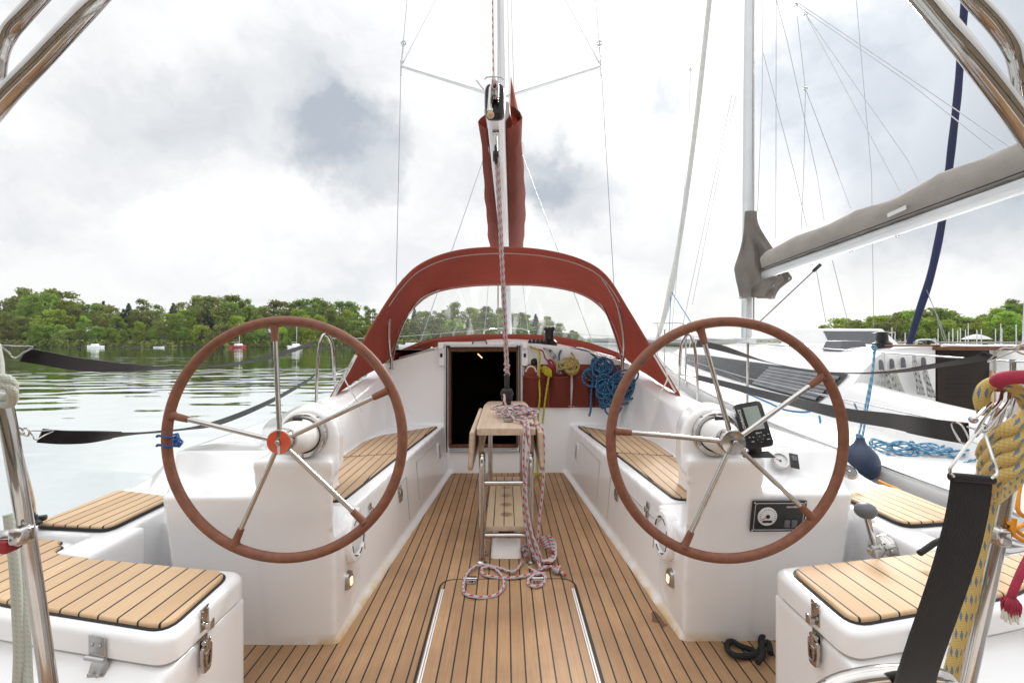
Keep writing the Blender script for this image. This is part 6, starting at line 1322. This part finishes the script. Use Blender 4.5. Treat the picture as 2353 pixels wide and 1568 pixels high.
# ================================================================== WATER, SHORES, ADDED REFLECTION OBJECTS
bm = BM(); xs = [-3000, -600, -200, -60, 0, 60, 200, 600, 3000]; ys = [-300, -20, 20, 60, 150, 400, 1200, 6000]
loft(bm, [[(x, y, WATER) for x in xs] for y in ys]); tag(part('water', bm, 'water', None, smooth=0), kind='structure')
def lerpt(tb, x):
    if x <= tb[0][0]: return tb[0][1]
    for a, b_ in zip(tb, tb[1:]):
        if x <= b_[0]: return a[1]+(b_[1]-a[1])*(x-a[0])/(b_[0]-a[0])
    return tb[-1][1]
SHY = [(-500, 150), (-60, 152), (-20, 160), (10, 176), (35, 204), (44, 260), (60, 420)]
RSH = [(62, 260), (72, 150), (82, 122), (110, 112), (160, 104), (400, 90)]
def ground(name, x0, x1, tbl, rise, depth, mat='bank_soil', nx=90):
    bm = BM(); rows = []
    for i in range(nx+1):
        x = x0+(x1-x0)*i/nx; y0 = lerpt(tbl, x); row = []
        for j, (d, z) in enumerate(((-4, -1.4), (0, WATER-.05), (1.5, WATER+.35), (6, .1), (20, rise*.3), (45, rise*.8), (depth, rise), (depth+100, rise*.5))):
            row.append((x, y0+d+(2*math.sin(x*.23)+math.sin(x*.71)) if j < 4 else y0+d, z+(.25*math.sin(x*.9+j) if j in (2, 3) else .6*math.sin(x*.07+j) if j > 3 else 0)))
        rows.append(row)
    loft(bm, rows); return tag(part(name, bm, mat, None, smooth=60), kind='structure')
ground('far_bank', -520, 44, SHY, 6.0, 90); ground('right_bank', 62, 420, RSH, 1.5, 60)
# distant low shore on the horizon
bm = BM(); rows = []
for i in range(120):
    x = -300+2300*i/119; h = 9+5*noise.noise(Vector((x*.006, 2, 0)))+3*noise.noise(Vector((x*.04, 7, 0)))+2*noise.noise(Vector((x*.15, 3, 0))); rows.append([(x, 1250, WATER), (x, 1255, h*.7), (x, 1275, h), (x, 1400, h*.6), (x, 1500, WATER)])
loft(bm, rows); tag(part('distant_hills', bm, 'far_shore', None), kind='structure')
bm = BM(); rows = []
for i in range(60):
    x = -160+320*i/59; h = 9+5*noise.noise(Vector((x*.05, 4, 0)))+2*noise.noise(Vector((x*.2, 9, 0))); rows.append([(x, -38, WATER-.2), (x, -42, 1.5), (x, -46, h*.7), (x, -56, h), (x, -80, h)])
loft(bm, rows); tag(part('added_bank', bm, 'bank_soil', None), kind='structure')  # unseen bank, added to darken what the steel tubes reflect
bh = thing('added_boathouse', 'unseen dark shed added astern to darken reflections in the steel', 'added_boathouse', (0, -13, 0))  # unseen building, added only for dark reflections in the steel tubes
bm = BM(); box(bm, (0, -13, 2.1), (22, 6, 4.8)); part('wall', bm, 'jetty_wood', bh, smooth=0)
bm = BM(); prism(bm, [(-11.6, -9.6, 4.5), (11.6, -9.6, 4.5), (11.6, -16.4, 4.5), (-11.6, -16.4, 4.5)], [(-11.4, -12.8, 6.4), (11.4, -12.8, 6.4), (11.4, -13.2, 6.4), (-11.4, -13.2, 6.4)]); part('roof', bm, 'dark_inside', bh, smooth=0)
for x in (-6, 0, 6):
    bm = BM(); box(bm, (x, -9.97, 1.3), (2.6, .08, 2.6)); part('door', bm, 'jetty_wood', bh, smooth=0)
# unseen decking and piles added astern for brown reflections in the steel
jt = thing('added_jetty', 'unseen timber landing stage added astern for the steel to reflect', 'added_jetty', (0, -2.5, WATER))
bm = BM()
for k in range(24): box(bm, (-8+k*.66+.3, -2.4, .15), (.62, 2.6, .05))
part('decking', bm, 'jetty_wood', jt, smooth=0)
for x in (-7, -2.4, 2.4, 7):
    bm = BM(); cyl(bm, (x, -1.3, -1.6), (x, -1.3, .5), .13); part('pile', bm, 'jetty_wood', jt)

# ================================================================== TREES
def leafquad(bm, c, s, rn):
    a = rn.random()*PI2; z = rn.uniform(-1, 1); r = math.sqrt(1-z*z); nrm = Vector((r*math.cos(a), r*math.sin(a), z)); t = nrm.orthogonal().normalized(); b_ = nrm.cross(t); g = rn.random()*PI2
    t2 = t*math.cos(g)+b_*math.sin(g); b2 = nrm.cross(t2); s2 = s*rn.uniform(.5, 1)
    bm.faces.new([bm.verts.new(c+t2*s), bm.verts.new(c+b2*s2), bm.verts.new(c-t2*s), bm.verts.new(c-b2*s2)])
def crown_mesh(kind, seed):
    rn = random.Random(seed); bm = BM()
    if kind == 'conifer':
        for k in range(46):
            t = k/45; z = .16+.84*t; R0 = .17*(1-t)**.85+.008
            for j in range(int(26*(1-t))+5):
                a = rn.random()*PI2; rr = R0*rn.uniform(.35, 1.12); leafquad(bm, Vector((rr*math.cos(a), rr*math.sin(a), z-rr*.35+rn.uniform(-.012, .012))), .030, rn)
    else:
        n = {'round': 46, 'tall': 44, 'bush': 40, 'airy': 30}[kind]; rx = {'round': .36, 'tall': .24, 'bush': .52, 'airy': .26}[kind]; z0 = {'round': .22, 'tall': .16, 'bush': .04, 'airy': .25}[kind]
        for k in range(n):
            a = rn.random()*PI2; t = rn.random(); zz = z0+(.93-z0)*t; prof = math.sin(PI*min(1, .16+t*.84))**.65; rr = rx*prof*math.sqrt(rn.uniform(.15, 1))
            c = Vector((rr*math.cos(a), rr*math.sin(a), zz)); cr = rx*rn.uniform(.18, .36)*(.7 if kind == 'airy' else 1); m_ = int((34 if kind == 'airy' else 62)*rn.uniform(.7, 1.2))
            for j in range(m_):
                d = Vector((rn.gauss(0, 1), rn.gauss(0, 1), rn.gauss(0, 1))).normalized(); d.z *= .75; leafquad(bm, c+d*cr*rn.uniform(.65, 1.08), rx*rn.uniform(.045, .085), rn)
    return bm
def trunk_mesh(kind, seed):
    rn = random.Random(seed); bm = BM(); tube(bm, [(0, 0, -.06), (0.005, 0, .2), (-.008, .004, .5), (.0, 0, .8)], [.026, .02, .013, .004], 7)
    if kind != 'conifer':
        for k in range(7):
            a = rn.random()*PI2; z = rn.uniform(.2, .55); L_ = rn.uniform(.15, .26); tube(bm, [(0, 0, z), (math.cos(a)*L_*.5, math.sin(a)*L_*.5, z+.12), (math.cos(a)*L_, math.sin(a)*L_, z+.22)], [.010, .007, .002], 5)
    return bm
PRO = {}
def proto(kind, mat, seed):
    key = (kind, mat, seed)
    if key not in PRO:
        PRO[key] = (finish('crown', crown_mesh(kind, seed), mat, 0, False), finish('trunk', trunk_mesh(kind, seed+50), 'bark', 60))
        for p in PRO[key][0].polygons: p.use_smooth = False
    return PRO[key]
NAMES = {'round': 'broadleaf_tree', 'tall': 'birch_tree', 'bush': 'willow_bush', 'airy': 'slender_tree', 'conifer': 'conifer_tree'}
CATS = {'round': 'tree', 'tall': 'tree', 'bush': 'bush', 'airy': 'tree', 'conifer': 'conifer'}
TONE = {'leaf_bright': 'bright green', 'leaf_mid': 'mid green', 'leaf_olive': 'olive', 'leaf_conifer': 'dark'}
SHAPE = {'round': 'round tree', 'tall': 'upright tree', 'bush': 'bush', 'airy': 'thin tree', 'conifer': 'conifer'}
def tree(kind, mat, seed, x, y, z, h, wsc, where, group):
    cm, tm = proto(kind, mat, seed)
    o = bpy.data.objects.new(NAMES[kind], None); COL.objects.link(o); o.location = (x, y, z); o.scale = (h*wsc, h*wsc, h); o.rotation_euler = (0, 0, random.random()*PI2); o.empty_display_size = .2
    tag(o, f'{TONE[mat]} {SHAPE[kind]} {where}', CATS[kind], group)
    for nm, me in (('crown', cm), ('trunk', tm)):
        c = bpy.data.objects.new(nm, me); COL.objects.link(c); c.parent = o
    return o
TOP = [(-300, 690), (-40, 690), (20, 686), (60, 655), (95, 648), (135, 660), (165, 688), (225, 676), (260, 682), (330, 688), (430, 680), (470, 668), (540, 676), (600, 690), (660, 684), (720, 668), (760, 682), (800, 692), (860, 705), (900, 716), (960, 700), (1030, 690), (1100, 692), (1150, 700), (1220, 712), (1270, 722), (1300, 742), (1326, 744), (1345, 765)]
def where_left(u, row):
    w = ('at the left edge of the wood' if u < 60 else 'above the upper left strap' if u < 190 else 'behind the white motorboat' if u < 330 else 'left of the left wheel' if u < 470 else 'behind the red hulled sailboat' if u < 640 else 'above the top of the left wheel' if u < 760 else 'beside the red sprayhood' if u < 890 else 'through the left of the sprayhood window' if u < 1060 else 'through the middle of the sprayhood window' if u < 1210 else 'through the right of the sprayhood window')
    return w+(', at the waterline', ', lower rows', ', upper rows', ', on the skyline')[row]
rn = random.Random(21)
for row in range(4):
    u = -330 if row else -300
    while u < (1335 if row < 3 else 1260):
        uu = u+rn.uniform(-10, 10); d = (3.5, 12, 24, 38)[row]+rn.uniform(-2, 3)
        x = (uu-CU)/F*158; y = lerpt(SHY, x)+d; x = (uu-CU)/F*y
        top = lerpt(TOP, uu)+rn.uniform(-4, 9); frac = (.42, .66, .86, 1.0)[row]*rn.uniform(.86, 1.06)
        full = (CV-top)/F*y+1.95; zb = (WATER+.3, .2, 1.6, 4.0)[row]; h = max(3.5, full*frac+WATER-zb)
        r_ = rn.random()
        if row == 3: kind, mat = ('conifer', 'leaf_conifer') if (r_ < (.38 if 200 < uu < 480 else .15) and not 40 < uu < 150) else ('round', rn.choice(['leaf_mid', 'leaf_olive'])) if r_ < .7 else ('tall', 'leaf_mid')
        elif row == 0: kind, mat = ('bush', rn.choice(['leaf_olive', 'leaf_mid', 'leaf_bright'])) if r_ < .75 else ('round', 'leaf_mid')
        else: kind, mat = (('round', rn.choice(['leaf_bright', 'leaf_mid', 'leaf_mid', 'leaf_olive'])) if r_ < .68 else ('tall', rn.choice(['leaf_bright', 'leaf_mid'])) if r_ < .88 else ('airy', 'leaf_olive') if r_ < .93 else ('conifer', 'leaf_conifer'))
        tree(kind, mat, rn.choice((1, 2)), x, y, zb, h, rn.uniform(.85, 1.25)*(1.5 if kind == 'conifer' else 1), where_left(uu, row), 'trees of the far shore wood')
        u += (36, 38, 36, 30)[row]*rn.uniform(.75, 1.2)*(1 if kind != 'conifer' else .7)
TOPR = [(1885, 760), (1905, 744), (1925, 736), (1970, 738), (2030, 722), (2070, 710), (2120, 708), (2160, 706), (2195, 716), (2232, 726), (2262, 714), (2300, 696), (2352, 692), (2450, 680), (2800, 670)]
def where_right(u, row):
    return ('on the right shore, left of the navy sail' if u < 2110 else 'on the right shore, just right of the navy sail' if u < 2240 else 'on the right shore above the rope knot' if u < 2360 else 'on the right shore at the far right')+(', front row', ', middle row', ', back row')[row]
for row in range(3):
    u = 1896
    while u < 2760:
        uu = u+rn.uniform(-6, 6); d = (6, 16, 28)[row]+rn.uniform(-2, 2); y = 118; x = (uu-CU)/F*y; y = lerpt(RSH, x)+d; x = (uu-CU)/F*y
        top = lerpt(TOPR, uu)+rn.uniform(-9, 9); full = (CV-top)/F*y+1.95; zb = WATER+.7; h = max(2.5, full*(.72, .92, 1.0)[row]*rn.uniform(.92, 1.03)+.0)
        r_ = rn.random(); kind, mat = ('round', rn.choice(['leaf_olive', 'leaf_mid', 'leaf_bright'])) if r_ < .75 else ('airy', 'leaf_olive') if r_ < .87 else ('tall', 'leaf_mid')
        if uu > 2235: mat = 'leaf_bright' if r_ < .6 else mat
        tree(kind, mat, rn.choice((1, 2)), x, y, zb, h, rn.uniform(1.0, 1.5), where_right(uu, row), 'trees of the right shore')
        u += (34, 34, 30)[row]*rn.uniform(.8, 1.2)
# reeds and undergrowth along the bank, too many to count
bm = BM(); rn2 = random.Random(4)
for k in range(9000):
    x = rn2.uniform(-170, 40); y = lerpt(SHY, x)+rn2.uniform(.5, 9)+2*math.sin(x*.23)+math.sin(x*.71); leafquad(bm, Vector((x, y, WATER+.3+rn2.random()**2*2.2)), .42, rn2)
for k in range(2500):
    x = rn2.uniform(75, 200); y = lerpt(RSH, x)+rn2.uniform(.5, 8); leafquad(bm, Vector((x, y, WATER+.5+rn2.random()**2*1.6)), .4, rn2)
o = part('undergrowth', bm, 'leaf_olive', None, smooth=0, recalc=False); tag(o, 'low reeds and undergrowth along the far banks', 'undergrowth', kind='stuff')

# ================================================================== SMALL MOORED BOATS
def moored(u, v, Y, ln, beam, hgt, rot, hullmat, mast_top=None, name='moored_sailboat', label='', cat='boat', group=None, cabin=True, flag=None):
    c = W(u, v, Y); c.z = WATER; M_ = Matrix.Translation(c) @ Matrix.Rotation(rot, 4, 'Z')
    root = thing(name, label, cat, c, group)
    bm = BM(); secs = []
    for t, w, z in ((-.5, .7, .9), (-.3, .95, .85), (0, 1, .85), (.25, .75, .95), (.42, .35, 1.05), (.5, .03, 1.12)):
        secs.append([M_ @ Vector((ln*t, -beam/2*w, hgt*z)), M_ @ Vector((ln*t*.97, -beam/2*w*.8, .05)), M_ @ Vector((ln*t*.95, 0, -.25)), M_ @ Vector((ln*t*.97, beam/2*w*.8, .05)), M_ @ Vector((ln*t, beam/2*w, hgt*z))])
    loft(bm, secs, close_u=True, cap=True); part('hull', bm, hullmat, root)
    if cabin:
        bm = BM(); q = [(-.18*ln, -beam*.3), (.2*ln, -beam*.24), (.2*ln, beam*.24), (-.18*ln, beam*.3)]; prism(bm, [M_ @ Vector((x, y, hgt*.8)) for x, y in q], [M_ @ Vector((x*.85, y*.85, hgt*.8+beam*.28)) for x, y in q], .05, 2); part('cabin', bm, 'hull_white', root)
    if mast_top is not None:
        zt = W(u, mast_top, Y).z; b_ = M_ @ Vector((.05*ln, 0, hgt*.8)); bm = BM(); tube(bm, [b_, Vector((b_.x, b_.y, zt))], max(.07, Y*.0006), 6); part('mast', bm, 'alloy', root)
        bm = BM(); e = M_ @ Vector((-.35*ln, 0, hgt+1.0)); tube(bm, [Vector((b_.x, b_.y, hgt+WATER+.9)), Vector((e.x, e.y, hgt+WATER+.9))], .12, 6); part('boom', bm, 'grey_cover', root)
    return root
moored(218, 792, 146, 5.0, 2.1, .75, PI, 'hull_white', label='small white motorboat with a raised cabin moored off the left shore', name='motorboat', cat='motorboat')
moored(366, 793, 146, 3.2, 1.4, .42, 0, 'hull_white', label='low white dinghy moored left of the left wheel', name='dinghy', cat='dinghy', cabin=False)
moored(548, 790, 144, 5.6, 2.4, .8, 1.2, 'boat_red', 742, label='sailboat with a dark red hull seen just inside the left wheel rim', cat='sailboat')
moored(680, 790, 148, 6.0, 2.2, .8, 1.3, 'hull_white', 745, label='white sailboat with a bare mast seen in the upper part of the left wheel', cat='sailboat')
g = 'boats moored beyond the left gate'
for i, (u, mt_) in enumerate(((756, 765), (777, 742), (789, 754), (800, 748), (806, 756), (812, 758), (822, 752), (829, 757))):
    moored(u, 793, 168+i*1.5, 7, 2.4, .95, .2*i, 'boat_red' if i == 0 else 'hull_white', mt_, label='red hulled sailboat in the cluster beside the left gate' if i == 0 else 'white sailboat in the moored cluster between the left gate and the sprayhood', cat='sailboat', group=g)
g = 'boats seen through the sprayhood window'
for i, (u, mt_) in enumerate(((940, None), (955, None), (972, None), (985, None))):
    moored(u, 796, 150+i*4, 6.5, 2.4, 1.1, .5*i, 'hull_white', mt_, label='white boat seen low through the left end of the sprayhood window', name='motorboat', cat='motorboat', group=g)
g = 'masts of the marina on the right'
for i, (zx, zy) in enumerate(((715, 240), (755, 290), (875, 300), (1265, 250), (1390, 290), (1440, 250), (1500, 270), (1535, 245), (1595, 265), (1625, 190), (1730, 270), (1780, 260), (1950, 255), (2015, 195), (2030, 250), (2205, 205), (2330, 220), (2420, 240))):
    moored(1915+.1929*zx, 800, 74+(i % 5)*4, 7.5, 2.6, .9, PI/2+.15*math.sin(i), 'hull_white', 705.6+.1929*zy, label='white sailboat whose bare mast stands in the row against the right shore trees', cat='sailboat', group=g)
PR = thing('parasol', 'small pale parasol open on the right shore among the masts', 'parasol', W(2243, 800, 96))
bm = BM(); lathe(bm, [(2.4, 0), (1.6, .55), (.6, .95), (.0001, 1.05)], W(2243, 779, 96), n=12); part('canopy', bm, 'white_sail', PR)
bm = BM(); tube(bm, [W(2243, 803, 96), W(2243, 772, 96)], .06, 6); part('pole', bm, 'alloy', PR)
m = bpy.data.materials.new('haze'); m.use_nodes = True; MAT['haze'] = m; nt = m.node_tree
nt.nodes.remove(nt.nodes['Principled BSDF']); pv = nt.nodes.new('ShaderNodeVolumePrincipled'); pv.inputs['Density'].default_value = .00012; pv.inputs['Color'].default_value = (.86, .92, 1, 1); pv.inputs['Anisotropy'].default_value = .2
nt.links.new(pv.outputs[0], nt.nodes['Material Output'].inputs['Volume'])
bm = BM(); box(bm, (0, 2800, 9), (6400, 6500, 2*(9-WATER)+4)); tag(part('haze', bm, 'haze', None, smooth=0), 'thin pale haze lying over the water', 'haze', kind='stuff')
S.render.engine = 'CYCLES'
